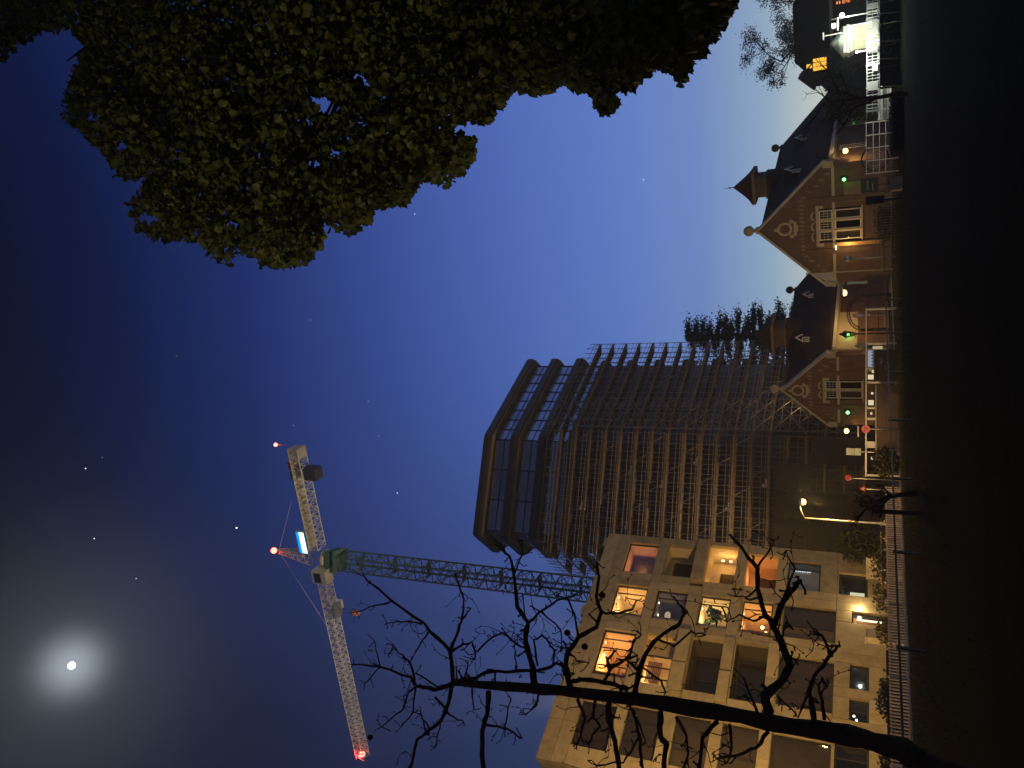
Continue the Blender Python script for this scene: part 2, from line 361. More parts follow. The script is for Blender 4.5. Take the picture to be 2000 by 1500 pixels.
for z0, z1 in ((16.3, 17.05), (13.05, 14.0), (10.1, 10.85), (7.15, 7.9), (19.5, 20.45), (20.45, 21.5)):
    for k, (p, q) in enumerate(zip(SB, SB[1:])):
        pr = .42 if (z0 == 13.05 and k in (0, 2)) else (.2 if z0 == 10.1 and k in (0, 2) else 0)
        mid = [p] + ([.5*(p+q)] if q-p > 4.6 else []) + [q]
        for a, c in zip(mid, mid[1:]): panel(a+(.12 if pr else 0), c-(.3 if pr and c == q else 0), z0, z1, pr)
lb('side_wall', STONE, -.0, .3, .33, 12, 0, 21.4); lb('side_wall', STONE, -19.74, -19.44, .33, 12, 0, 21.4)
lb('roof', CONC, -19.4, -.02, .34, 12, 20.6, 20.9); lb('roof_plant_room', CONC, -9, -3.5, 4, 9, 20.9, 22.0)
for k, (p, q) in enumerate(((0.5, 1.3), (3.0, 3.9), (7.4, 8.2))): lb('parapet_block', STONE, -q, -p, .05, .5, 21.5, 21.75)
lb('plinth', CONC, -19.74, 0, -.05, -.02, -.1, .5)
def room(a, c, z0, z1, depth, m, y0=.33, name='room'):
    """open-fronted box: five inner faces with thickness outside"""
    t = .06; g = MB(); x0, x1 = -c-.25, -a+.12
    g.box(x0-t, x1+t, y0, y0+depth, z1+.02, z1+.02+t); g.box(x0-t, x1+t, y0, y0+depth, z0-.05-t, z0-.05)
    g.box(x0-t, x0, y0, y0+depth, z0-.05, z1+.02); g.box(x1, x1+t, y0, y0+depth, z0-.05, z1+.02); g.box(x0-t, x1+t, y0+depth, y0+depth+t, z0-.05-t, z1+.02+t)
    return g.build(name, m, APT, local=True)
def window(a, c, z0, z1, hz=(), vt=(), y=.2, fm=None, pm=None, fw=.09, label=None):
    fm = fm or FRAME; g = MB(); x0, x1 = -c+.01, -a-.01; z0 += .01; z1 -= .01
    g.box(x0, x1, y, y+.08, z1-fw, z1); g.box(x0, x1, y, y+.08, z0, z0+fw); g.box(x0, x0+fw, y, y+.08, z0+fw, z1-fw); g.box(x1-fw, x1, y, y+.08, z0+fw, z1-fw)
    zs = [z0+fw]+[z0+(z1-z0)*k for k in hz]+[z1-fw]; xs = [x0+fw]+[x0+(x1-x0)*k for k in vt]+[x1-fw]
    for k in zs[1:-1]: g.box(x0+fw, x1-fw, y+.003, y+.077, k-.05, k+.05)
    for k in xs[1:-1]:
        for p, q in zip(zs, zs[1:]): g.box(k-.04, k+.04, y+.006, y+.074, p+.05, q-.05)
    w = g.build('window', fm, APT, local=True, label=label)
    for p, q in zip(zs, zs[1:]):
        for e, f in zip(xs, xs[1:]):
            MB().box(e, f, y+.035, y+.045, p, q).build('pane', pm or PANE, w, local=True)
    return w
def light_in(a, c, z, y, P, col, r=.1):
    return point_light('room_lamp_light', (-(a+c)/2, y, z), P, col, r, APT)
# top floor
O = ROWS
room(*O[0][2][0], 2.6, ROOMO); light_in(.75, 3.78, 18.4, 1.0, 40, (1, .5, .2))
lb('inner_door', WOOD, -3.3, -1.5, 2.80, 2.86, 17.0, 19.0); lb('balcony_glazing', mat('loggia_glass', (.05, .032, .02), .4, spec=.12), -3.7, -1.2, 1.5, 1.54, 17.0, 19.1)
window(*O[0][2][0], vt=(), hz=(), y=.24, fw=.07)
room(*O[0][2][1], 4.0, ROOMW); light_in(5.1, 7.85, 18.6, 1.5, 150, (1, .60, .20)); window(*O[0][2][1], vt=(.76,))
for k in range(3): lb('wall_shelf', WOOD, -7.4+k*.75, -6.85+k*.75, 3.95, 4.25, 18.0+.35*(k % 2), 18.6+.35*(k % 2))
room(*O[0][2][2], 4.4, ROOMO); light_in(9.25, 13, 18.7, 1.7, 190, (1, .64, .24)); window(*O[0][2][2], vt=(.24, .62, .82), fw=.12)
# second floor from the top
room(*O[1][2][0], 1.6, PLASTER, name='loggia'); lb('balcony_glazing', mat('loggia_glass', (.05, .032, .02), .4, spec=.12), -3.7, -1.0, 1.8, 1.86, 13.97, 16.0)
room(*O[1][2][1], 4.0, ROOMG); light_in(5.1, 7.8, 15.6, 1.6, 13, (1, .84, .72)); window(*O[1][2][1], vt=(.76,))
sh = MB(); sh.lathe([(.32, -.22), (.36, -.1), (.33, .05), (.2, .12)], (-6.2, 1.8, 15.7), 14); sh.build('lamp_shade', emit('lamp_shade_glow', (1, .75, .5), .45), APT, local=True)
room(9.1, 13.08, 14.15, 16.3, 4.0, ROOMW); lb('tan_side_panel', mat('tan_blind', (.42, .34, .22), .8), -10.35, -9.12, .8, .84, 14.12, 16.28)
window(10.4, 13.06, 14.15, 16.28, vt=(.32, .66), y=.75); light_in(10.4, 13, 15.6, 2.4, 110, (1, .68, .28))
for k in range(8): lb('venetian_slat', mat('slat_red', (.35, .15, .08), .7), -12.2, -10.5, 1.4, 1.43, 15.1+k*.13, 15.2+k*.13)
# third floor from the top: bright corner loggia, planted window
room(.35, 3.95, 10.85, 13.05, 1.9, PLASTER, name='loggia')
lb('balcony_glazing', mat('loggia_glass', (.05, .032, .02), .4, spec=.12), -3.1, -1.35, 2.12, 2.18, 10.85, 12.35)
for s_, z_ in ((.62, 12.2), (.62, 11.6), (3.6, 12.75), (3.7, 11.2)):
    g = MB(); g.lathe([(.05, -.09), (.07, -.03), (.07, .03), (.05, .09)], (-s_, 1.4, z_), 10); g.build('wall_lamp', emit('lamp_glow_warm', (1, .7, .3), 5), APT, local=True)
    point_light('wall_lamp_light', (-s_-(.12 if s_ < 2 else -.12), 1.3, z_), 20, (1, .46, .11), .06, APT)
room(*O[2][2][1], 4.0, ROOMW); light_in(5.2, 7.9, 12.3, 1.5, 120, (1, .74, .32)); window(*O[2][2][1], vt=(.75,))
for k in range(2): lb('picture', mat('picture_print', (.25, .2, .15), .6), -7.2+k*1.0, -6.5+k*1.0, 4.2, 4.28, 11.6, 12.3)
lb('sideboard', WHITE, -7.6, -6.0, 3.5, 4.2, 10.8, 11.5)
room(*O[2][2][2], 1.5, mat('dim_loggia', (.12, .10, .08)), name='loggia'); window(9.6, 13.0, 10.85, 12.9, vt=(.5,), y=1.5, pm=PANED)
# fourth from the top: orange loggia and amber dining room
room(*O[3][2][0], 2.0, ROOMO, name='loggia'); light_in(.85, 3.95, 9.5, 1.1, 34, (1, .5, .2)); lb('balcony_glazing', mat('loggia_glass', (.05, .032, .02), .4, spec=.12), -3.3, -1.4, 2.2, 2.26, 7.9, 9.5)
room(*O[3][2][1], 4.0, ROOMO); light_in(5.2, 7.95, 9.0, 1.4, 105, (1, .62, .2)); window(*O[3][2][1], vt=(.76,))
for k, (s_, y_, z_) in enumerate(((6.9, 1.6, 8.6), (6.5, 1.9, 8.45), (7.1, 2.2, 8.9), (5.9, 2.1, 8.75))):
    g = MB(); g.ball((-s_, y_, z_), .13 if k else .18, 10); g.build('globe_lamp', emit('globe_glow', (1, .68, .3), 5), APT, local=True)
lb('bookcase', WOOD, -7.0, -5.4, 3.9, 4.25, 7.9, 9.4)
room(*O[3][2][2], 1.5, mat('dim_loggia', (.12, .10, .08)), name='loggia'); window(9.4, 13.1, 7.9, 9.95, vt=(.5,), y=1.5, pm=PANED)
for (a_, c_, z0_, z1_, m_) in ((5.1, 7.85, 17.05, 19.5, 'linen'), (5.2, 7.9, 10.85, 13.0, 'linen'), (5.2, 7.95, 7.9, 10.0, 'rust'), (9.25, 13.02, 17.05, 19.5, 'rust'), (5.15, 7.8, 14.0, 16.3, 'linen')):
    cm = mat('curtain_'+m_, (.55, .48, .36) if m_ == 'linen' else (.45, .22, .10), .9)
    g = MB(); vs = []
    for k in range(13): x_ = -c_+.06+k*.035; y_ = .42+.035*(k % 2); vs += [(x_, y_, z0_), (x_, y_, z1_)]
    g.add(vs, [(2*k, 2*k+2, 2*k+3, 2*k+1) for k in range(12)]); g.build('curtain', cm, APT, local=True)
    for k in range(3):
        g = MB(); g.lathe([(.02, -.03), (.09, -.02), (.09, .0)], (-a_-.5-.75*k, 1.0+.5*(k % 2), z1_-.02), 10); g.build('ceiling_spot', emit('ceiling_spot_glow', (1, .85, .6), 3), APT, local=True)
    lb('picture', mat('picture_dark', (.12, .09, .07), .6), -(a_+1.55), -(a_+.75), 4.24, 4.3, z0_+1.0, z0_+1.75); lb('picture', mat('picture_red', (.3, .08, .04), .6), -(a_+2.2), -(a_+1.75), 4.24, 4.3, z0_+1.15, z0_+1.7)
    lb('shelf', WOOD, -(a_+2.3), -(a_+.5), 4.05, 4.3, z0_+1.95, z0_+2.0)
# lower big windows with blinds
def blinded(op, bm, frac, hz=(), vt=(), slats=False):
    a, c, z0, z1 = op; window(a, c, z0, z1, hz, vt, pm=PANED if not slats else PANE)
    lb('window_back', bm, -c-.05, -a+.05, .42, .46, z0+(z1-z0)*(1-frac), z1+.03)
    if frac < 1: lb('room', mat('dark_room', (.05, .045, .04)), -c-.05, -a+.05, .9, .95, z0-.03, z1+.03)
a, c, z0, z1 = O[4][2][0]; window(a, c, z0, z1, vt=(.76,)); lb('room', mat('grey_room_back', (.2, .2, .22)), -c-.1, -a+.1, 1.2, 1.25, z0-.1, z1+.1)
for k in range(14): lb('blind_slat', CURTAIN, -c+.02, -c+(c-a)*.75, .36+.012*(k % 2), .38+.012*(k % 2), z0+.03+k*.155, z0+.03+k*.155+.14)
g = MB(); g.box(-1.5, -1.38, .85, .95, 5.6, 6.8); g.build('strip_lamp', emit('cool_tube', (.8, .9, 1), 2.2), APT, local=True); point_light('strip_lamp_light', (-1.45, .75, 6.2), 5, (.75, .85, 1), .1, APT)
blinded(O[4][2][1], mat('cream_blind', (.62, .47, .28), .8, var=.12), 1, vt=(.42,))
lb('brown_blind', mat('brown_blind', (.17, .12, .075), .8), -6.72, -5.25, .36, .40, 3.77, 7.13)
blinded(O[4][2][2], mat('mauve_blind', (.27, .22, .24), .8, var=.15), 1, hz=(.34,), vt=(.3, .66))
blinded(O[4][2][3], mat('grey_blind', (.24, .23, .23), .8), 1, vt=(.25,))
for r_, vt_ in ((0, (.2,)), (1, (.3, .72)), (2, (.35,)), (3, (.4,))): blinded(O[r_][2][3], mat('grey_blind', (.24, .23, .23), .8), 1, vt=vt_)
# ground floor
room(*O[5][2][0], 3, mat('dark_room', (.05, .045, .04))); window(*O[5][2][0])
g = MB(); g.lathe([(.26, -.5), (.25, 0), (.24, .45)], (-2.55, 1.6, 2.5), 14); g.build('floor_lamp_shade', emit('cream_shade', (.95, .95, .6), .75), APT, local=True)
for s_, z_, m_ in ((3.3, 3.35, 'screen_white'), (3.42, 2.95, 'screen_blue'), (3.35, 2.1, 'screen_white'), (2.2, 3.1, 'screen_white')):
    lb('screen', emit(m_, (.75, .8, 1) if m_ == 'screen_blue' else (1, .95, .85), 1.6), -s_-.08, -s_+.08, 2.2, 2.24, z_-.06, z_+.06)
lb('entrance_wall', STONE2, -7.95, -6.12, .33, .4, 0, 3.7); lb('entrance_door', WOOD, -6.08, -5.55, .2, .26, 0, 2.7)
lb('door_light_panel', emit('doorlight', (1, .84, .5), 2.2), -5.75, -5.62, .17, .19, .9, 2.45, label='bright narrow glazed strip in the entrance door')
lb('door_glazing', BLACKGL, -5.54, -5.2, .22, .26, 0, 2.7)
g = MB(); g.lathe([(.03, -.16), (.1, -.12), (.1, .12), (.03, .16)], (-5.0, -.14, 2.3), 12); g.build('wall_lantern', emit('lantern_glow', (1, .82, .48), 22), APT, local=True, label='glaring round lantern beside the entrance')
point_light('wall_lantern_light', (-5.0, -.42, 2.3), 95, (1, .70, .34), .1, APT)
for op in O[5][2][2:]:
    a, c, z0, z1 = op; room(a, c, z0, z1, 2.4, mat('dark_room', (.05, .045, .04))); window(a, c, z0, z1, vt=(.5,))
for s_, z_ in ((10.6, 2.5), (10.75, 2.35), (10.9, 2.55), (12.2, 2.55), (12.45, 2.4), (13.05, 2.15)):
    g = MB(); g.ball((-s_, 1.3, z_), .07, 8); g.build('pendant_lamp', emit('globe_glow2', (1, .9, .62), 5), APT, local=True)
lb('letter_box', STONE2, -12.6, -11.9, -.30, -.03, .75, 1.62, label='pale square box below a ground floor window')
# plant standing in the third floor window
pl = MB(); pb = at(1423, 1195, 60)
c_ = APT.matrix_basis @ Vector((-6.3, .8, 10.9)); c_ = world_of(APT) @ Vector((-6.3, .75, 10.85))
PT = thing('potted_plant', 'leafy green pot plant inside the pale yellow third floor window', 'pot plant', c_)
g = MB(); g.lathe([(.14, 0), (.2, .34), (.18, .34), (.16, .3)], (0, 0, 0), 12); g.build('pot', WHITE, PT, local=True)
g = MB(); lm = leaf_mat('house_plant_leaf', (.03, .07, .02), (.08, .14, .03)); pts = []
for k in range(16):
    a = k*2.4; rr = .25+.45*((k*7) % 5)/5; h = .9+.75*((k*3) % 7)/7; tip = Vector((rr*math.cos(a), rr*math.sin(a)*.6, h))
    g.tube([(0, 0, .3), tip*.5+Vector((0, 0, .3)), tip], .012, 4); pts.append(tip)
g.build('stem', lm, PT, local=True)
V, Fc = leaves_np(np.array([tuple(world_of(PT) @ p) for p in pts for _ in range(2)]), .42, .3); mesh_np('leaves', V, Fc, lm, PT)

# ------------------------------------------------------------------ office tower under scaffolding
TP = [Vector((4.1, 113.4)), Vector((-7.3, 98)), Vector((-20.95, 94.4)), Vector((-24.6, 100.6)), Vector((-22, 116)), Vector((0, 123))]
TOW = thing('office_tower', 'dark office tower with rounded top floor bands rising above the scaffolding', 'office tower', (-10, 106, 0))
def offset_poly(P, o):
    n = len(P); out = []
    for i in range(n):
        e1 = (P[i]-P[i-1]).normalized(); e2 = (P[(i+1) % n]-P[i]).normalized()
        n1 = Vector((e1.y, -e1.x)); n2 = Vector((e2.y, -e2.x))
        # outward: polygon runs right -> front -> left -> back (clockwise from above), outward is to the left of travel
        n1, n2 = -n1, -n2
        bis = (n1+n2).normalized(); out.append(P[i]+bis*(o/max(.3, bis.dot(n1))))
    return out
ctr = sum(TP, Vector((0, 0)))/len(TP)
if (offset_poly(TP, 1)[1]-ctr).length < (TP[1]-ctr).length:
    _op = offset_poly; offset_poly = lambda P, o: _op(P, -o)
def rounded(P, r=1.3, m=4):
    out = []
    for i in range(len(P)):
        p = P[i]; a = (P[i-1]-p).normalized(); c = (P[(i+1) % len(P)]-p).normalized(); p0, p1 = p+a*r, p+c*r
        for k in range(m+1):
            t = k/m; out.append(p0*(1-t)**2+p*2*t*(1-t)+p1*t*t)
    return out
def sweep(prof, rad=.45):
    """closed band: profile of (outward offset, z)"""
    g = MB(); rings = [[Vector((*q, z)) for q in rounded(offset_poly(TP, o), rad)] for o, z in prof]; n = len(rings[0])
    for rr in rings: g.v += [tuple(q) for q in rr]
    for i in range(len(rings)-1):
        for k in range(n): g.f.append((i*n+k, i*n+(k+1) % n, (i+1)*n+(k+1) % n, (i+1)*n+k))
    g.f.append(tuple(range(n))); g.f.append(tuple(range((len(rings)-1)*n, len(rings)*n))); g.sm = [False]*len(g.f); return g
TPANE = mat('sky_reflecting_pane', (.40, .42, .46), .22, .75, var=.4, scale=.5)
ZT = 51.7; FH = 4.2
GO = -1.15    # glass line
for k in range(12):
    zt = ZT-FH*k
    if zt < 2: break
    if k < 3:
        sweep([(-1.3, zt), (-.05, zt), (.05, zt-.15), (.05, zt-.85), (-.02, zt-1.02), (-.14, zt-1.14), (-.4, zt-1.2), (-1.3, zt-1.2)]).build('floor_band', BRONZE, TOW)
        sweep([(-1.3, zt-1.202), (-.3, zt-1.202), (-.14, zt-1.24), (-.14, zt-1.34), (-.3, zt-1.38), (-1.3, zt-1.38)]).build('soffit', SOFFIT, TOW)
    else:
        sweep([(-1.6, zt), (-.3, zt), (-.3, zt-.9), (-1.6, zt-.9)]).build('floor_slab', mat('dark_slab', (.09, .08, .068), .9, var=.4, scale=.5), TOW)
    bot = zt-FH; top = zt-(1.39 if k < 3 else .9)
    Q = offset_poly(TP, GO)
    for i in range(len(TP)):
        p, q = Q[i], Q[(i+1) % len(TP)]; ln = (q-p).length; e = (q-p)/ln; nn = Vector((e.y, -e.x)); 
        if (Vector(((p+q)/2))-ctr).dot(nn) < 0: nn = -nn
        wide = 2.05 if i == 0 else 3.3
        nc = max(2, int(ln/wide)); 
        if k >= 3 or i > 2:
            g = MB(); g.add([(*p, bot), (*q, bot), (*q, top), (*p, top)], [(0, 1, 2, 3)]); g.build('glazing', mat('dusty_glazing', (.035, .033, .03), .35), TOW); continue
        # panes picked out one by one on the three open floors
        mg = MB(); zs = (bot+.02, bot+(top-bot)*.48, top-.02)
        for c in range(nc):
            a0, a1 = p+e*(ln*c/nc), p+e*(ln*(c+1)/nc)
            mg.bar((*a0, bot), (*a0, top), .16)
            for z0, z1 in zip(zs, zs[1:]):
                g = MB(); i0, i1 = a0+e*.09, a1-e*.09; tl = random.uniform(-.02, .02)
                g.add([(*(i0+nn*tl), z0+.08), (*(i1-nn*tl), z0+.08), (*(i1-nn*tl), z1-.08), (*(i0+nn*tl), z1-.08)], [(0, 1, 2, 3)]); g.build('window_pane', TPANE, TOW)
        mg.bar((*q, bot), (*q, top), .16)
        for z in zs: mg.bar((*(p-nn*.02), z), (*(q-nn*.02), z), .14)
        mg.build('mullions', FRAME, TOW)
sweep([(-2, ZT+.02), (-1.7, ZT+.02), (-1.7, ZT+.5), (-2, ZT+.5)]).build('roof_kerb', CONC, TOW)
P3 = offset_poly(TP, -6); MB().flat([tuple(q) for q in P3], 0, ZT-.5).build('core', mat('core_dark', (.05, .05, .05)), TOW)
for k in range(3):                       # forgotten ceiling lamps catch the eye behind the dark glass
    for q in range(3):
        p = offset_poly(TP, -1.05); a = p[1].lerp(p[2], .2+.28*q+.05*k); z = ZT-FH*k-1.7
        MB().box(a.x-.28, a.x+.28, a.y-.05, a.y+.05, z-.03, z).build('ceiling_lamp', emit('dim_tube', (.8, .85, .9), .05), TOW)

# ------------------------------------------------------------------ scaffolding wrapped round the tower
SCF = thing('scaffolding', 'tall tube scaffolding with plank decks wrapped around the lower tower floors', 'scaffolding', (-10, 95, 0))
IN, OUT = offset_poly(TP, .45), offset_poly(TP, 1.75)
SEG = [(0, 1), (1, 2), (2, 3)]
LIFT = 2.06; NL = 19; ZTOP = 40.9
std_, led_, brc_, toe_ = MB(), MB(), MB(), MB()
for si, (i, j) in enumerate(SEG):
    for ring_, inner in ((IN, True), (OUT, False)):
        p, q = ring_[i], ring_[j]; ln = (q-p).length; e = (q-p)/ln; nb = max(3, round(ln/1.25))
        for c in range(nb+(1 if si == 2 else 0)):
            a = p+e*(ln*c/nb); top = ZTOP+(random.uniform(.1, .9) if not inner else -.6)
            std_.tube([(*a, 0), (*a, top)], .042, 4, False)
        for l in range(NL):
            z = 39.2-LIFT*l
            if z < .5: continue
            for dz in ((0, .5, 1.0) if not inner else (.0,)):
                led_.tube([(*(p-e*.25), z+dz), (*(q+e*.25), z+dz)], .038, 4, False)
            if not inner:
                for c in range(nb):
                    a = p+e*(ln*c/nb); a2 = IN[i]+(IN[j]-IN[i])*(c/nb); led_.tube([(*a, z-.08), (*a2, z-.08)], .035, 4, False)
                    if (c+l*2+si) % 5 == 0:
                        s1 = p+e*(ln*(c+1)/nb); brc_.tube([(*a, z), (*s1, z+LIFT)], .035, 4, False)
    for l in range(NL):
        z = 39.2-LIFT*l
        if z < 1: continue
        pi, qi, po, qo = IN[i], IN[j], OUT[i], OUT[j]; pi = pi.lerp(po, .06); qi = qi.lerp(qo, .06); po = po.lerp(pi, .06); qo = qo.lerp(qi, .06)
        ln = (qo-po).length; e = (qo-po)/ln; nb = max(2, round(ln/3.3)); g = MB()
        for c in range(nb):             # plank bays sit a little unevenly
            t0, t1 = c/nb+.002, (c+1)/nb-.002; dz = random.uniform(-.03, .03)
            if random.random() < .06: continue
            A, B, C2, D = pi.lerp(qi, t0), pi.lerp(qi, t1), po.lerp(qo, t1), po.lerp(qo, t0)
            for w0, w1 in ((0, .24), (.255, .49), (.505, .74), (.755, 1)):
                g.flat([tuple(A.lerp(D, w0)), tuple(B.lerp(C2, w0)), tuple(B.lerp(C2, w1)), tuple(A.lerp(D, w1))], z+dz, z+dz+.06)
        g.flat([tuple(po), tuple(qo), tuple(qo+(qo-qi).normalized()*.04), tuple(po+(po-pi).normalized()*.04)], z+.07, z+.30)
        g.build('scaffold_deck', PLANK, SCF)
# dark sheets added to keep the lowest lifts dim
SHEETM = mat('added_dark_sheet', (.05, .043, .03), .95, var=.35, scale=.35, bump=.4, bscale=2)
for (i, j) in SEG:
    p, q = OUT[i], OUT[j]; nb = 5
    for c in range(nb):
        for z0, z1 in ((.1, 4.0), (4.05, 7.9), (7.95, 11.9)):
            if random.random() < .12: continue
            a, b2 = p.lerp(q, c/nb+.004), p.lerp(q, (c+1)/nb-.004); w = (b2-a).normalized(); o_ = Vector((w.y, -w.x)); o_ = o_ if (a+o_-ctr).length > (a-ctr).length else -o_
            g = MB(); vs = []; nx, nz = 9, 5
            for ix in range(nx):
                for iz in range(nz): h_ = a.lerp(b2, ix/(nx-1))+o_*(.1+.09*math.sin(ix*1.3+iz)*math.sin(iz*.8+c)); vs.append((*h_, z0+(z1-z0)*iz/(nz-1)))
            g.add(vs, [(ix*nz+iz, (ix+1)*nz+iz, (ix+1)*nz+iz+1, ix*nz+iz+1) for ix in range(nx-1) for iz in range(nz-1)], True); g.build('added_dark_sheet', SHEETM, SCF)
# stair tower with crossing braces on the corner between the two faces
p, q = OUT[1], OUT[0]; e = (q-p).normalized()
e2 = (OUT[2]-OUT[1]).normalized(); nn = Vector((-e.y, e.x)); nn = nn if (p+nn-ctr).length > (p-ctr).length else -nn
for l in range(NL):
    z = 39.2-LIFT*l
    if z < 1: continue
    for a0, ln in ((p+e*.2, 3.0), (p+e*3.4, 3.0)):
        a, c = a0+nn*.7, a0+e*ln+nn*.7
        brc_.tube([(*a, z), (*c, z+LIFT)], .05, 4, False); brc_.tube([(*c, z), (*a, z+LIFT)], .05, 4, False); led_.tube([(*a, z), (*c, z)], .05, 4, False); led_.tube([(*a, z+1), (*c, z+1)], .05, 4, False)
        if l % 2: brc_.tube([(*(a-nn*.35), z+.1), (*(c-nn*.35), z+LIFT)], .13, 4, False)
for d in (.2, 1.7, 3.2, 4.8, 6.4): a = p+e*d+nn*.7; std_.tube([(*a, 0), (*a, 38.5)], .055, 4, False)
std_.build('standards', TUBE, SCF, kind='stuff'); led_.build('ledgers', TUBE, SCF, kind='stuff'); brc_.build('braces', TUBE, SCF, kind='stuff')
for k, (u_, l) in enumerate(((.62, 2), (.3, 5), (.75, 5), (.4, 7), (.2, 9), (.55, 11), (.35, 13))):     # stacked boards and buckets left on the decks
    a = OUT[1].lerp(OUT[2], u_).lerp(IN[1].lerp(IN[2], u_), .4); z = 39.2-LIFT*l+.08
    g = MB(); g.box(a.x-.5, a.x+.5, a.y-.2, a.y+.2, z, z+.5); g.box(a.x-.45, a.x-.1, a.y-.2, a.y+.2, z+.5, z+.8)
    tag(g.build('material_pile', WHITE), ['pale board pile on the third highest front scaffold deck', 'pale board pile on the sixth front deck, towards the tower corner', 'pale board pile on the sixth front deck, towards the apartment block',
        'pale board pile on the eighth front scaffold deck', 'pale board pile on the tenth front scaffold deck', 'pale board pile on the twelfth front scaffold deck', 'pale board pile on the lowest loaded scaffold deck'][k], 'board pile', 'piles of boards on the scaffold')

# ------------------------------------------------------------------ tower crane
CX, CY, CZ = -24.0, 85.0, 70.5
CR = thing('tower_crane', 'tower crane with cream jib, green mast and red warning lamps', 'crane', (CX, CY, 0))
def lattice(g, p, q, w, nsec, r, up=None, h=None, tri=False):
    p, q = Vector(p), Vector(q); t = (q-p).normalized(); h = h or w
    if up is None: up = Vector((0, 0, 1)) if abs(t.z) < .8 else Vector((.26, .966, 0))
    sd_ = t.cross(up).normalized(); up = sd_.cross(t)
    cs = [sd_*(-w/2)-up*(h/2), sd_*(w/2)-up*(h/2), sd_*(w/2)+up*(h/2), sd_*(-w/2)+up*(h/2)] if not tri else [sd_*(-w/2)-up*(h/2), sd_*(w/2)-up*(h/2), up*(h/2)]
    m = len(cs)
    for c in cs: g.tube([p+c, q+c], r, 4, False)
    for i in range(nsec):
        a, c = p.lerp(q, i/nsec), p.lerp(q, (i+1)/nsec)
        for k in range(m):
            k2 = (k+1) % m; u_, v_ = (k, k2) if i % 2 else (k2, k)
            g.tube([a+cs[u_], c+cs[v_]], r*.62, 4, False); g.tube([a+cs[k], a+cs[k2]], r*.5, 4, False)
for k in range(13):
    z0, z1 = 68.9-5.2*(k+1), 68.9-5.2*k
    g = MB(); lattice(g, (CX, CY, z0), (CX, CY, z1-.02), 2.0, 4, .11)
    if k == 0: g.box(CX-1.5, CX+1.5, CY-1.5, CY+1.5, z1-1.9, z1-1.6); g.box(CX-1.35, CX+1.35, CY-1.35, CY+1.35, z1-.9, z1-.3)
    g.tube([(CX-.3, CY+.3, z0), (CX-.3, CY+.3, z1)], .04, 4); g.tube([(CX+.1, CY+.3, z0), (CX+.1, CY+.3, z1)], .04, 4)
    g.box(CX-.9, CX+.9, CY+.1, CY+.9, z0+.02, z0+.1)
    g.build('mast_section', CRANEG, CR)
g = MB(); g.lathe([(1.2, 0), (1.35, .2), (1.35, .7), (1.0, .9)], (CX, CY, 68.9), 16); g.build('slewing_ring', CRANEW, CR)
jd = Vector((-.955, .297, 0)); jn = Vector((.297, .955, 0)); hub = Vector((CX, CY, CZ))
JL = 33.4
for k in range(9):
    a, c = hub+jd*(1.6+(JL-1.6)*k/9), hub+jd*(1.6+(JL-1.6)*(k+1)/9-.05)
    g = MB(); lattice(g, a, c, 1.35, 6, .068, h=1.5, tri=False); g.build('jib_section', CRANEW, CR)
CJL = 16.4
for k in range(4):
    a, c = hub-jd*(1.6+(CJL-1.6)*k/4), hub-jd*(1.6+(CJL-1.6)*(k+1)/4-.05)
    g = MB(); lattice(g, a, c, 1.7, 5, .085, h=1.5); o = -jn*1.0
    g.flat([tuple((a+jn*.75).xy), tuple((c+jn*.75).xy), tuple((c-jn*.75).xy), tuple((a-jn*.75).xy)], CZ+.8, CZ+.9); g.build('counter_jib_section', CRANEW, CR)
JR = Matrix(((jd.x, jn.x, 0), (jd.y, jn.y, 0), (0, 0, 1))).to_4x4()
def jb(name, m, x0, x1, y0, y1, z0, z1, label=None, parent=None):
    return MB().box(x0, x1, y0, y1, z0, z1, Matrix.Translation(hub) @ JR).build(name, m, parent or CR, label=label)
jb('counterweight', mat('counterweight_dark', (.05, .05, .055)), -13.6, -12.0, -.8, .8, -2.9, -.95); jb('counterweight_hanger', CRANEW, -13.7, -11.9, -.85, .85, -.93, -.8)
jb('winch_frame', CRANEW, -16.4, -15.0, -.8, .8, -.8, .9); jb('winch', mat('red_paint', (.5, .05, .03)), -14.4, -13.2, -.5, .5, .95, 1.6); jb('winch_cover', GREYMET, -13.0, -11.8, -.5, .5, .95, 1.6)
jb('cab', CRANEW, .55, 2.4, -2.6, -1.0, -2.6, -.3); jb('cab_window', emit('cab_blue', (.05, .06, 1), .9), 2.41, 2.45, -2.4, -1.2, -1.9, -.7); jb('cab_side_window', mat('cab_glass', (.03, .03, .08), .1), .8, 2.2, -2.64, -2.61, -1.8, -.7)
apx = hub+Vector((0, 0, 7.2))-jd*.3
g = MB()
for sx_, sy_ in ((-1, -1), (-1, 1), (1, 1), (1, -1)):
    g.tube([hub+jd*sx_*.95+jn*sy_*.8+Vector((0, 0, .8)), apx+jd*sx_*.25+jn*sy_*.2], .085, 4)
for k in range(5):
    t0, t1 = k/5, (k+1)/5
    def cp(t, sx_, sy_): return (hub+jd*sx_*.95+jn*sy_*.8+Vector((0, 0, .8))).lerp(apx+jd*sx_*.25+jn*sy_*.2, t)
    for A, B in (((-1, -1), (1, -1)), ((1, -1), (1, 1)), ((1, 1), (-1, 1)), ((-1, 1), (-1, -1))):
        g.tube([cp(t0, *A), cp(t1, *B)], .05, 4, False); g.tube([cp(t1, *A), cp(t1, *B)], .045, 4, False)
g.build('apex_tower', CRANEW, CR)
sb = jb('sign_board', mat('sign_back', (.3, .3, .32)), -4.6, -.9, -1.1, -1.0, .9, 2.3); jb('sign_face', emit('sign_white', (.55, .95, 1), 2.4), -4.3, -1.2, -1.14, -1.101, .95, 1.75, parent=sb); jb('sign_stripe', emit('sign_blue', (.0, .25, .75), 1.6), -4.3, -1.2, -1.14, -1.101, 1.78, 2.25, parent=sb)
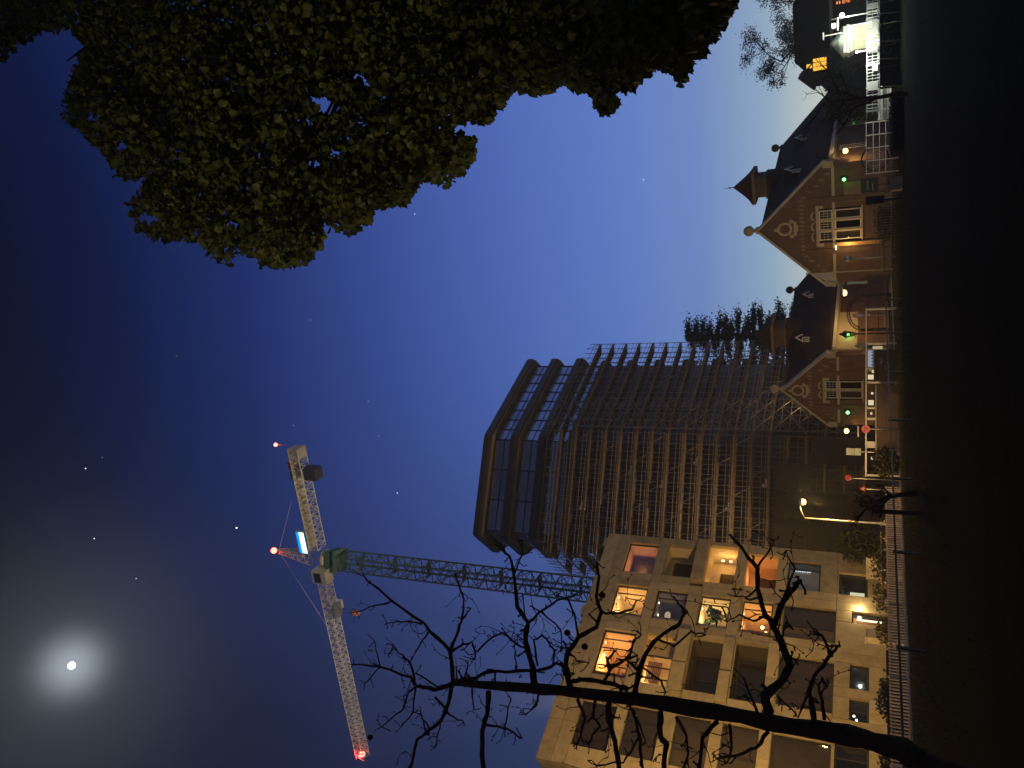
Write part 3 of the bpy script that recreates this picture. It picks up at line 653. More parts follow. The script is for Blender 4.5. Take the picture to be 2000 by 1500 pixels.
jb('trolley', GREYMET, 7.2, 9.0, -.8, .8, -1.3, -.85); jb('service_platform', CRANEW, 7.6, 8.8, 1.0, 1.9, -.7, .7)
g = MB(); tx = hub+jd*8.1
for s_ in (-.25, .25): g.tube([tx+jd*s_+Vector((0, 0, -1.3)), tx+jd*s_*.6+Vector((0, 0, -3.6))], .02, 4, False)
g.build('hoist_cable', DARKMET, CR)
g = MB(); g.lathe([(.05, -.75), (.3, -.6), (.42, -.2), (.42, .2), (.25, .55), (.05, .6)], tuple(tx+Vector((0, 0, -4.2))), 12); g.build('hook_block', mat('hook_red', (.55, .2, .13)), CR)
for nm, p, lp in (('warning_lamp', apx+Vector((0, 0, .9)), 'red lamp on the apex'), ('warning_lamp', hub-jd*16.6+Vector((0, 0, 3.4)), 'red lamp over the counter-jib'), ('warning_lamp', hub+jd*(JL-.6)+Vector((0, 0, .0)), 'red lamp at the jib tip')):
    big = 'apex' in lp or 'tip' in lp
    g = MB(); g.ball(tuple(p), .42 if big else .26, 12); g.build(nm, emit('red_glow', (1, .16, .10), 7), CR, label=lp); point_light('warning_lamp_light', tuple(p-Vector((0, .8, 0))), 260 if big else 90, (1, .05, .06), .2)
g = MB(); g.tube([apx, apx+Vector((0, 0, .6))], .06, 6); p = hub-jd*16.6; g.tube([p+Vector((0, 0, 1.6)), p+Vector((0, 0, 3.2))], .05, 6); g.build('lamp_stem', CRANEW, CR)
for s_ in (-.3, .3): 
    g = MB(); g.tube([apx, hub+jd*(12 if s_ > 0 else -12)+Vector((0, 0, .9))], .035, 4); g.build('tie_bar', CRANEW, CR)

# ------------------------------------------------------------------ the two gabled brick houses
HR = -R(30)
corbel_me = {}
def gabled_house(label, loc, hw, za, ze, zr, Lw, hip, ncas, ww, brick, cup_t, cup_z, dorm, side_w, cw):
    H = thing('gabled_house', label, 'house', loc, HR)
    B = lambda nm, m, x0, x1, y0, y1, z0, z1, par=None, lab=None: MB().box(x0, x1, y0, y1, z0, z1).build(nm, m, par or H, local=True, label=lab)
    wz0, wzt, wz1 = 2.3, 4.4, 5.55
    sl = (za-ze)/hw
    # front wall around the window opening
    g = MB(); ow = ww/2+.12
    g.prism([(-hw, 0), (-ow, 0), (-ow, wz1+.25), (-hw, wz1+.25) if wz1+.25 < ze else (-hw, ze)], 0, .4) if wz1+.25 <= ze else None
    zt = wz1+.25; xt = hw-(max(zt, ze)-ze)/sl
    left = [(-hw, 0), (-ow, 0), (-ow, zt)] + ([(-xt, zt), (-hw, ze)] if zt > ze else [(-hw, zt)])
    g = MB(); g.prism(left, 0, .4); g.prism([(-x, z) for x, z in left][::-1], 0, .4)
    g.prism([(-ow, 0), (ow, 0), (ow, wz0-.12), (-ow, wz0-.12)], 0, .4)
    g.prism(([(-xt, zt), (xt, zt), (0, za)] if zt > ze else [(-hw, zt), (hw, zt), (hw, ze), (0, za), (-hw, ze)]), 0, .4)
    g.build('front_wall', brick, H, local=True)
    B('side_wall', brick, hw-.4, hw-.002, .4, Lw, 0, ze-.1); B('side_wall', brick, -hw+.002, -hw+.4, .4, Lw, 0, ze-.1); B('back_wall', brick, -hw+.4, hw-.4, Lw-.4, Lw, 0, ze-.1)
    # roof: two slopes and a hipped far end
    e = .45; zl = ze-.1
    def slab(ps, nm):
        n = (Vector(ps[1])-Vector(ps[0])).cross(Vector(ps[2])-Vector(ps[0])).normalized(); n = n if n.z > 0 else -n
        lo = [Vector(p) for p in ps]; hi = [p+n*.14 for p in lo]; k = len(ps); g = MB()
        g.add(lo+hi, [tuple(range(k)), tuple(range(k, 2*k))]+[(i, (i+1) % k, (i+1) % k+k, i+k) for i in range(k)]); return g.build(nm, SLATE, H, local=True)
    z0 = za-.25
    slab([(hw+e, .42, zl-e*.6), (hw+e, Lw+e, zl-e*.6), (0, hip, zr), (0, .42, z0)], 'roof_slope')
    slab([(-hw-e, .42, zl-e*.6), (-hw-e, Lw+e, zl-e*.6), (0, hip, zr), (0, .42, z0)], 'roof_slope')
    slab([(hw+e, Lw+e, zl-e*.6), (-hw-e, Lw+e, zl-e*.6), (0, hip, zr)], 'roof_hip')
    g = MB(); g.tube([(0, .45, z0+.18), (0, hip, zr+.15)], .13, 8); g.build('ridge', SLATE, H, local=True)
    for s in (1, -1):
        g = MB(); g.tube([(0, hip, zr+.15), (s*(hw+e), Lw+e, zl-e*.6+.15)], .1, 6); g.build('hip_ridge', SLATE, H, local=True)
        B('gutter', WHITE, s*(hw+e)-.12, s*(hw+e)+.12, .45, Lw+e, zl-e*.6-.35, zl-e*.6-.06)
        B('eaves_board', STONE2, min(s*(hw+.02), s*(hw+.06)), max(s*(hw+.02), s*(hw+.06)), .45, Lw, zl-.75, zl-.35)
        # stone coping, kneeler, corbels
        c0, c1 = Vector((s*(hw+.15), 0, ze-.1)), Vector((0, 0, za+.12)); t = (c1-c0).normalized(); nrm = Vector((-t.z*s, 0, t.x*s)); nrm = nrm if nrm.z > 0 else -nrm
        ln = (c1-c0).length; nb = int(ln/1.15)
        for k in range(nb):
            a, c = c0+t*(ln*k/nb+.01), c0+t*(ln*(k+1)/nb-.01); g = MB()
            g.prism([(a.x, a.z), (c.x, c.z), (c.x+nrm.x*.2, c.z+nrm.z*.2), (a.x+nrm.x*.2, a.z+nrm.z*.2)], -.1, .5); g.build('coping_stone', STONE2, H, local=True)
        B('kneeler', STONE2, s*hw-.28, s*hw+.28, -.14, .5, ze-.75, ze+.1); B('kneeler_corbel', brick, s*hw-.2, s*hw+.2, -.1, 0, ze-1.3, ze-.76)
        for x0, x1 in ((ow+1.02, hw-.05), (ow+.02, ow+.5)): B('string_course', STONE2, min(s*x0, s*x1), max(s*x0, s*x1), -.05, -.002, wzt-.11, wzt+.11)
        B('pilaster', brick, s*(ow+.76)-.24, s*(ow+.76)+.24, -.1, -.003, 0, wz1+1.15)
    # corbel table: paired blocks stepping up the gable
    key = id(brick)
    if key not in corbel_me:
        g = MB(); g.box(-.085, -.035, -.09, 0, -.08, .08); g.box(.035, .085, -.09, 0, -.08, .08); g.box(-.05, .05, -.15, 0, -.42, -.32); g.box(-.10, .10, -.05, 0, -.31, -.09); m_ = g.mesh('corbel_block'); m_.materials.append(mat('corbel_stone', (.30, .24, .17), .8)); corbel_me[key] = m_
    cz = wz1+1.55; xc = ow+1.0; k = 0
    x = -xc+.14
    while x < xc: inst(corbel_me[key], 'corbel_block', H, (x, -.003, cz)); x += .36
    x = xc+.1
    while x < hw-.55:
        z = ze+(hw-x)*sl-.85
        for s in (1, -1): inst(corbel_me[key], 'corbel_block', H, (s*x, -.003, min(z, cz)))
        x += .46
    # oculus with carved stone surround
    oz = za-2.0 if za-2.0 > cz+.75 else cz+.95
    g = MB(); g.ring((0, -.05, oz), .52, .11, (0, 1, 0), 24, 6); ocu = g.build('oculus', STONE2, H, local=True)
    g = MB(); g.prism([(.46*math.cos(i*math.pi/8), oz+.46*math.sin(i*math.pi/8)) for i in range(16)], -.03, -.01); g.build('carved_disc', mat('terracotta', (.2, .12, .08)), ocu, local=True)
    g = MB(); g.ring((0, -.05, oz), .25, .07, (0, 1, 0), 12, 5); g.ball((0, -.08, oz), .12, 8); g.build('carved_relief', mat('terracotta', (.2, .12, .08)), ocu, local=True)
    for nm_, b_ in (('keystone', (-.12, .12, -.16, -.004, oz+.5, oz+.85)), ('apron', (-.62, .62, -.1, -.005, oz-.95, oz-.74)), ('scroll', (-.8, -.5, -.12, -.006, oz-.72, oz-.4)), ('scroll', (.5, .8, -.12, -.006, oz-.72, oz-.4)), ('apron_drop', (-.3, .3, -.09, -.004, oz-1.08, oz-.96))):
        MB().box(*b_).build(nm_, STONE2, ocu, local=True)
    # big stone window: transom, casements, glazing bars, arched heads
    n = ncas; cwid = ww/n
    B('transom', STONE2, -ow-.15, ow+.15, -.06, .22, wzt-.1, wzt+.1); B('sill', STONE2, -ow-.1, ow+.1, -.12, .3, wz0-.12, wz0-.004); B('lintel', STONE2, -ow-.3, ow+.3, -.08, .3, wz1+.004, wz1+.24)
    for s in (1, -1): B('lintel_ear', STONE2, min(s*(ow+.02), s*(ow+.3)), max(s*(ow+.02), s*(ow+.3)), -.08, -.004, wz1-.35, wz1)
    for c in range(n):
        x0, x1 = -ww/2+cwid*c, -ww/2+cwid*(c+1)
        g = MB(); xm = (x0+x1)/2; ar = [(xm+cwid*.42*math.cos(a), wz1+.38+.26*math.sin(a)) for a in [math.pi*k/8 for k in range(9)]]; ai = [(xm+cwid*.42*.8*math.cos(a), wz1+.36+.17*math.sin(a)) for a in [math.pi*k/8 for k in range(9)]]
        g.prism(ar+ai[::-1], -.08, -.003); g.build('arch_stone', STONE2, H, local=True)
        if c: B('mullion', STONE2, x0-.06, x0+.06, -.03, .2, wz0, wz1)
        for z0_, z1_, up in ((wzt+.1, wz1, True), (wz0, wzt-.1, False)):
            a, b_ = x0+.065, x1-.065; g = MB(); f = .085
            g.box(a, a+f, .05, .13, z0_+.002, z1_-.002); g.box(b_-f, b_, .05, .13, z0_+.002, z1_-.002); g.box(a+f, b_-f, .05, .13, z0_+.002, z0_+f); g.box(a+f, b_-f, .05, .13, z1_-f, z1_-.002)
            w = g.build('window', WHITE, H, local=True)
            MB().box(a+f, b_-f, .085, .095, z0_+f, z1_-f).build('pane', PANED, w, local=True)
            if up:
                g = MB(); xs = [a+f+(b_-a-2*f)*k/3 for k in (1, 2)]; zs = [z0_+f+(z1_-z0_-2*f)*k/3 for k in (1, 2)]
                for x in xs: g.box(x-.012, x+.012, .06, .083, z0_+f, z1_-f)
                for z in zs: g.box(a+f, b_-f, .064, .079, z-.012, z+.012)
                g.build('glazing_bars', WHITE, w, local=True)
    B('window_room', mat('dim_house_room', (.10, .085, .06)), -ow, ow, 1.6, 1.65, wz0-.1, wz1+.2); B('window_curtain', mat('net_curtain', (.28, .25, .18)), -ow+.1, -ow+ww*.36, .5, .53, wz0, wzt-.2)
    # ball finials
    for y, z in ((.2, za+.3), (hip, zr+.1)):
        g = MB(); g.lathe([(.34, 0), (.3, .22), (.16, .3), (.14, .42)], (0, y, z-.12), 12); g.ball((0, y, z+.72), .46, 14); g.build('ball_finial', STONE2 if y < 1 else mat('dark_stone', (.1, .09, .08)), H, local=True)
    # cupola
    C = thing('cupola', None, None, (0, cup_t, 0)); C.parent = H
    zr_ = za+(zr-za)*cup_t/hip; h = cw/2
    MB().box(-h*1.02, h*1.02, -h*1.02, h*1.02, zr_-2.6, zr_+.55).build('pedestal', SLATE, C, local=True)
    MB().box(-h*.86, h*.86, -h*.86, h*.86, zr_+.55, cup_z).build('lantern_stage', mat('weathered_wood', (.17, .13, .09), .8), C, local=True)
    MB().box(-h*1.0, h*1.0, -h*1.0, h*1.0, zr_+.5, zr_+.68).build('cill', mat('weathered_wood2', (.24, .18, .12), .8), C, local=True)
    for fx, fy in ((0, -1), (1, 0), (-1, 0), (0, 1)):
        for k in range(3):
            o = (k-1)*h*.56; w2 = h*.24
            for q in range(6):
                z = zr_+.75+(cup_z-zr_-1.0)*q/6; zz = z+.16; d0, d1 = h*.862, h*.92
                g = MB()
                if fx == 0: g.box(o-w2, o+w2, min(fy*d0, fy*d1), max(fy*d0, fy*d1), z, zz-.03)
                else: g.box(min(fx*d0, fx*d1), max(fx*d0, fx*d1), o-w2, o+w2, z, zz-.03)
                g.build('louvre', mat('louvre_wood', (.14, .10, .07), .8), C, local=True)
    prof = [(1.42, 0), (1.30, .12), (1.02, .42), (.74, .85), (.46, 1.35), (.2, 1.85), (.03, 2.15)]
    g = MB(); k0 = h
    MB().box(-k0*1.36, k0*1.36, -k0*1.36, k0*1.36, cup_z-.3, cup_z-.0).build('cornice', mat('weathered_wood2', (.24, .18, .12), .8), C, local=True)
    rings = [[(sx_*k0*r, sy_*k0*r, cup_z+.002+z*.95) for sx_, sy_ in ((-1, -1), (1, -1), (1, 1), (-1, 1))] for r, z in prof]
    for rr in rings: g.v += rr
    for i in range(len(rings)-1):
        for k in range(4): g.f.append((i*4+k, i*4+(k+1) % 4, (i+1)*4+(k+1) % 4, (i+1)*4+k))
    g.f.append((0, 3, 2, 1)); g.sm = [False]*len(g.f); g.build('spire_roof', SLATE, C, local=True)
    g = MB(); g.tube([(0, 0, cup_z+1.95), (0, 0, cup_z+3.1)], [.05, .015], 6); g.ball((0, 0, cup_z+2.4), .1, 8); g.build('finial', DARKMET, C, local=True)
    # dormers on the right slope
    for (dy, dz) in dorm:
        t = (dz-ze)/((zr-ze)); x = hw*(1-t)
        D = thing('dormer', None, None, (x, dy, dz)); D.parent = H
        g = MB(); g.prism([(-1.6, -.15), (.02, -.5), (.02, .75), (-1.2, .75)], -.42, .42); g.build('cheek', SLATE, D, local=True)
        g = MB(); g.box(.025, .1, -.5, -.4, -.55, .72); g.box(.025, .1, .4, .5, -.55, .72); g.box(.025, .1, -.4, .4, -.55, -.45); g.box(.025, .1, -.4, .4, .62, .72); g.box(.03, .09, -.03, .03, -.45, .62); g.build('frame', WHITE, D, local=True)
        MB().box(.03, .05, -.4, .4, -.45, .62).build('pane', BLACKGL, D, local=True)
        for s in (1, -1):
            g = MB(); g.add([(-1.5, 0, 1.3), (.25, 0, 1.3), (.25, s*.66, .72), (-1.2, s*.66, .72), (-1.5, 0, 1.38), (.25, 0, 1.38), (.25, s*.66, .8), (-1.2, s*.66, .8)], [(0, 1, 2, 3), (4, 5, 6, 7), (0, 1, 5, 4), (1, 2, 6, 5), (2, 3, 7, 6), (3, 0, 4, 7)]); g.build('roof', SLATE, D, local=True)
            g = MB(); g.add([(.255, 0, 1.2), (.255, 0, 1.42), (.255, s*.7, .82), (.255, s*.7, .62), (.33, 0, 1.2), (.33, 0, 1.42), (.33, s*.7, .82), (.33, s*.7, .62)], [(0, 1, 2, 3), (4, 5, 6, 7), (0, 1, 5, 4), (1, 2, 6, 5), (2, 3, 7, 6), (3, 0, 4, 7)]); g.build('bargeboard', WHITE, D, local=True)
    # windows along the right hand wall
    for y, w_, z0_, z1_ in side_w:
        g = MB(); g.box(hw, hw+.05, y-w_/2-.12, y-w_/2, z0_, z1_); g.box(hw, hw+.05, y+w_/2, y+w_/2+.12, z0_, z1_); g.box(hw, hw+.05, y-w_/2, y+w_/2, z1_-.12, z1_); g.box(hw, hw+.07, y-w_/2, y+w_/2, z0_, z0_+.1); g.box(hw, hw+.04, y-.05, y+.05, z0_+.1, z1_-.12)
        w = g.build('window', WHITE, H, local=True); MB().box(hw+.004, hw+.02, y-w_/2, y+w_/2, z0_+.1, z1_-.12).build('pane', BLACKGL, w, local=True)
    return H
HOUSE_R = gabled_house('larger brown brick house with triple window, pointed roof cupola and stone ball on its gable', (13.35, 70, 0), 5.2, 10.3, 5.1, 10.9, 33, 28.6, 3, 2.75, BRICK_R, 14.2, 12.5, [(6.0, 7.3), (17.5, 7.3)],
    [(4.8, 1.0, 1.9, 4.0), (13.0, 1.0, 1.9, 4.2), (15, 1.0, 1.9, 4.2), (22, 1.2, 1.9, 4.2)], 2.3)
HOUSE_L = gabled_house('smaller red brick house with double window and stone ball on gable, beside the iron gate', (-.6, 80, 0), 3.85, 9.2, 5.3, 9.9, 30, 24.6, 2, 2.0, BRICK_L, 12.5, 11.6, [(6.5, 7.3), (17.5, 7.3)],
    [(17.0, 1.0, 1.9, 4.0)], 2.6)
MB().box(3.852, 3.90, 1.0, 9.2, 2.75, 4.85).build('painted_wall', PLASTER, HOUSE_L, local=True, label='pale painted upper side wall')
MB().box(3.852, 4.1, 1.0, 9.2, .0, .5).build('plinth', CONC, HOUSE_L, local=True)
g = MB(); g.tube([(4.05, .7, 0), (4.05, .7, 4.9)], .07, 8); g.build('downpipe', WHITE, HOUSE_L, local=True)
g = MB(); g.box(-1.75, -1.45, -.35, -.12, .6, 4.2); g.build('door_leaf', mat('lit_door_panel', (.62, .36, .15), .6), HOUSE_R, local=True, label='tall narrow door leaf glowing amber'); 
MB().box(-2.1, -1.75, -.3, -.11, 4.22, 4.3).build('porch_light', emit('porch_glow', (1, .7, .3), 4), HOUSE_R, local=True); point_light('porch_light', (-1.62, -1.0, 3.3), 65, (1, .6, .22), .12, HOUSE_R)
g = MB(); g.box(1.9, 3.6, -.08, -.006, 1.5, 3.6); g.build('wall_panel', mat('drab_panel', (.2, .17, .1)), HOUSE_R, local=True)

# dark third house at the far right with dormer and amber lantern window
H3 = thing('dark_house', 'dark unlit house behind the bright white railing at the right end', 'house', (34.5, 87, 0), HR)
bx = lambda nm, m, x0, x1, y0, y1, z0, z1, lab=None: MB().box(x0, x1, y0, y1, z0, z1).build(nm, m, H3, local=True, label=lab)
DK = mat('dark_brick', (.05, .04, .035), .85)
bx('wall', DK, -3.4, 9, 0, 12, 0, 5.6); g = MB(); g.prism([(-4.0, 5.4), (9.6, 5.4), (5.5, 8.9), (-.2, 8.9)], -.4, 12.4); g.build('roof', mat('black_slate', (.02, .02, .02), .95, bump=.4, spec=.05), H3, local=True); bx('gutter', STONE2, -4.0, 9.6, -.6, -.42, 5.1, 5.4)
g = MB(); g.prism([(-2.8, 5.7), (-.6, 5.7), (-.6, 7.0), (-1.7, 8.2), (-2.8, 7.0)], -1.2, 1.5); g.build('dormer', mat('dormer_wall', (.09, .075, .055)), H3, local=True); g = MB(); g.prism([(-3.1, 6.9), (-1.7, 8.35), (-.3, 6.9), (-.3, 7.1), (-1.7, 8.6), (-3.1, 7.1)], -1.35, 1.5); g.build('dormer_roof', mat('dormer_stone', (.2, .17, .12)), H3, local=True)
for k in range(3): bx('amber_window', emit('amber_glow', (1, .52, .06), 1.25), -1.2+k*.42, -.84+k*.42, -1.26, -1.22, 5.75, 7.05)
bx('amber_window', emit('amber_glow', (1, .52, .06), 1.25), -.85, -.45, -1.26, -1.22, 7.15, 7.7)

# ------------------------------------------------------------------ foliage trees behind
def tube_tree(T, limbs, m=BARK, n=6, nm='trunk'):
    for pts, rad, name in limbs:
        g = MB(); g.tube(pts, rad, n); g.build(name, m, T)
def conifer(label, base, h, r, lean=0):
    T = thing('conifer_tree', label, 'tree', base); b0 = Vector(base)
    g = MB(); g.tube([b0, b0+Vector((lean, 0, h*.5)), b0+Vector((lean*1.5, 0, h))], [.5, .32, .05], 8); g.build('trunk', BARK, T)
    P = []; g = MB()
    for k in range(54):
        t = .2+.8*k/54; z = h*t; a = k*2.4; rr = r*(1.12-t*.85)*random.uniform(.7, 1.15); c = b0+Vector((lean*t*1.5, 0, z))
        tip = c+Vector((rr*math.cos(a), rr*math.sin(a), -.06*rr+random.uniform(-.4, .4))); g.tube([c, c.lerp(tip, .5)+Vector((0, 0, .25)), tip], [.11, .07, .02], 5)
        m = int(760*rr/r)+190
        s = rng.random(m)**.7; q = np.array(c)+(np.array(tip)-np.array(c))*s[:, None]; P.append(q+rng.normal(size=(m, 3))*np.array([.75, .75, .22])*(.35+s[:, None]*.8))
    g.build('boughs', BARK, T); P = np.concatenate(P); V, Fc = leaves_np(P, .31, .1, narrow=.7); mesh_np('foliage', V, Fc, LEAF_D, T, kind='stuff')
conifer('tall dark layered conifer rising behind the right end of the scaffolding', (7.6, 122, 0), 28.5, 7.2)
conifer('second layered conifer half hidden behind the scaffolding, left of the taller one', (1.0, 128, 0), 30, 7)
def bare_tree(label, base, h, spread, depth=4, r0=.2, leafy=0, seed=1, lean=(0, 0), cat='tree', name='bare_tree', twig_r=.012, leafm=None):
    rr = random.Random(seed); T = thing(name, label, cat, base); b0 = Vector(base); tr, br = MB(), MB(); tips = []
    def grow(p, d, ln, r, dep):
        pts = [p]; q = p.copy(); dd = d.copy(); k = 4
        for i in range(k):
            dd = (dd+Vector((rr.gauss(0, .16), rr.gauss(0, .16), rr.gauss(.04, .1)))).normalized(); q = q+dd*(ln/k); pts.append(q.copy())
        (tr if dep == depth else br).tube(pts, [max(twig_r*.6, r*(1-.45*i/k)) for i in range(k+1)], 7 if dep >= depth-1 else 4)
        tips.append(q.copy())
        if dep == 0: return
        for j in range(rr.choice((3, 3, 4))):
            i = rr.randint(2, k); a = rr.uniform(0, 6.28); side = Vector((math.cos(a), math.sin(a), rr.uniform(-.15, .5)))
            nd = (dd*.55+side*spread).normalized(); grow(pts[i], nd, ln*rr.uniform(.5, .72), r*.55, dep-1)
    grow(b0, Vector((lean[0], lean[1], 1)).normalized(), h*.42, r0, depth)
    tr.build('trunk', BARK, T); br.build('branches', BARK, T)
    if leafy:
        P = np.array([tuple(t) for t in tips]); P = np.repeat(P, leafy, 0)+rng.normal(size=(len(tips)*leafy, 3))*.28; V, Fc = leaves_np(P, .16, .4); mesh_np('leaves', V, Fc, leafm or LEAF_D, T, kind='stuff')
    return T
bare_tree('tall fine-twigged tree behind the dark house at the right end', (42.5, 98, 0), 25, .85, 5, .3, 16, 4, twig_r=.02)
bare_tree('bushy dark ivy-covered tree between the larger house and the dark house', (30.4, 81, 0), 8.2, .95, 4, .25, 46, 9)
bare_tree('low dark tree in front of the hipped roof, right of the larger house', (26.3, 78, 0), 6.0, .9, 4, .16, 20, 15)
bare_tree('slender bare sapling with crooked trunk in front of the white railing', (13.4, 40, 0), 6.6, .75, 4, .11, 0, 21, lean=(.06, 0))
bare_tree('small dark bare tree on the lawn near the right end of the bar fence', (-4.15, 33, 0), 3.1, .8, 4, .13, 0, 33, lean=(.12, 0), twig_r=.008)
T = thing('wooden_stake', 'thick dark wooden stake on the lawn beside the small bare tree', 'post', (-4.85, 32.5, 0)); MB().box(-.07, .07, -.07, .07, -.1, 1.5).build('post', BARK, T, local=True); MB().box(-.08, .08, -.08, .08, 1.502, 1.56).build('cap', BARK, T, local=True)

# ------------------------------------------------------------------ near bare tree (drawn limb by limb)
NB = thing('bare_tree', 'near leafless pollarded tree with twisted knuckled branches in front of the apartment block', 'tree', (-4.9, 9.0, 0))
def limb(pts, w0, w1, name='branch', Y0=9.6, Y1=None, twigs=True, n=7, sub=1.0):
    Y1 = Y0 if Y1 is None else Y1; k = len(pts); P = []; Rr = []
    dense = []
    for i in range(k-1):
        for q in range(3): dense.append((pts[i][0]+(pts[i+1][0]-pts[i][0])*q/3, pts[i][1]+(pts[i+1][1]-pts[i][1])*q/3))
    dense.append(pts[-1]); m = len(dense)
    for i, (x, y) in enumerate(dense):
        t = i/(m-1); Y = Y0+(Y1-Y0)*t+(.05*math.sin(i*1.7+pts[0][0]) if i else 0); jx = random.uniform(-1.5, 1.5) if 0 < i < m-1 else 0; jy = random.uniform(-2, 2) if 0 < i < m-1 else 0
        p = at(x+jx, y+jy, Y); P.append(p); D = (p-EYE).dot(Fw); Rr.append(.5*(1.0*(w0+(w1-w0)*t**.8)+.2)*D/FPX*random.uniform(.87, 1.16))
    g = MB(); g.tube(P, Rr, n)
    if twigs:
        for i in range(2, m):
            if random.random() < .38*sub or i == m-1:
                for s_ in range(1 if i < m-1 else 3):
                    d = Vector((random.gauss(0, 1), random.gauss(0, .6), random.gauss(.5, .8))).normalized(); ln = random.uniform(.03, .12); q = P[i]+d*ln; q2 = q+(d+Vector((random.gauss(0, .5), 0, .5))).normalized()*ln*.5
                    r_ = max(.007, min(.014, Rr[i]*.6)); g.tube([P[i], q, q2], [r_*1.1, r_*.85, r_*1.25], 5)
        for _ in range(int(1.0+m/5*sub)):       # fine wandering twigs
            i = random.randint(1, m-1); q = P[i].copy(); d = Vector((random.gauss(0, 1), random.gauss(0, .4), random.gauss(.35, .8))).normalized(); tw = [q.copy()]; st_ = random.uniform(.06, .13)
            for _k in range(random.randint(2, 5)): d = (d+Vector((random.gauss(0, .45), random.gauss(0, .2), random.gauss(.12, .4)))).normalized(); q = q+d*st_; tw.append(q.copy())
            r_ = min(.010, Rr[i]*.55); g.tube(tw, [max(.0036, r_*(.8-.12*k_)) for k_ in range(len(tw))], 5); g.ball(tuple(tw[-1]), .011, 6)
            for a_ in tw[1:-1]:
                if random.random() < .5: g.tube([a_, a_+Vector((random.gauss(0, 1), random.gauss(0, .4), random.gauss(.4, .7))).normalized()*random.uniform(.03, .07)], [.007, .008], 4)
    return g.build(name, BARK, NB)
limb([(1990, 1580), (1900, 1535), (1800, 1487), (1754, 1461), (1685, 1442), (1600, 1427), (1450, 1400), (1300, 1375), (1150, 1355), (1060, 1346), (960, 1338), (885, 1333)], 58, 13, 'trunk', 8.8, 10.0, twigs=False, n=12)
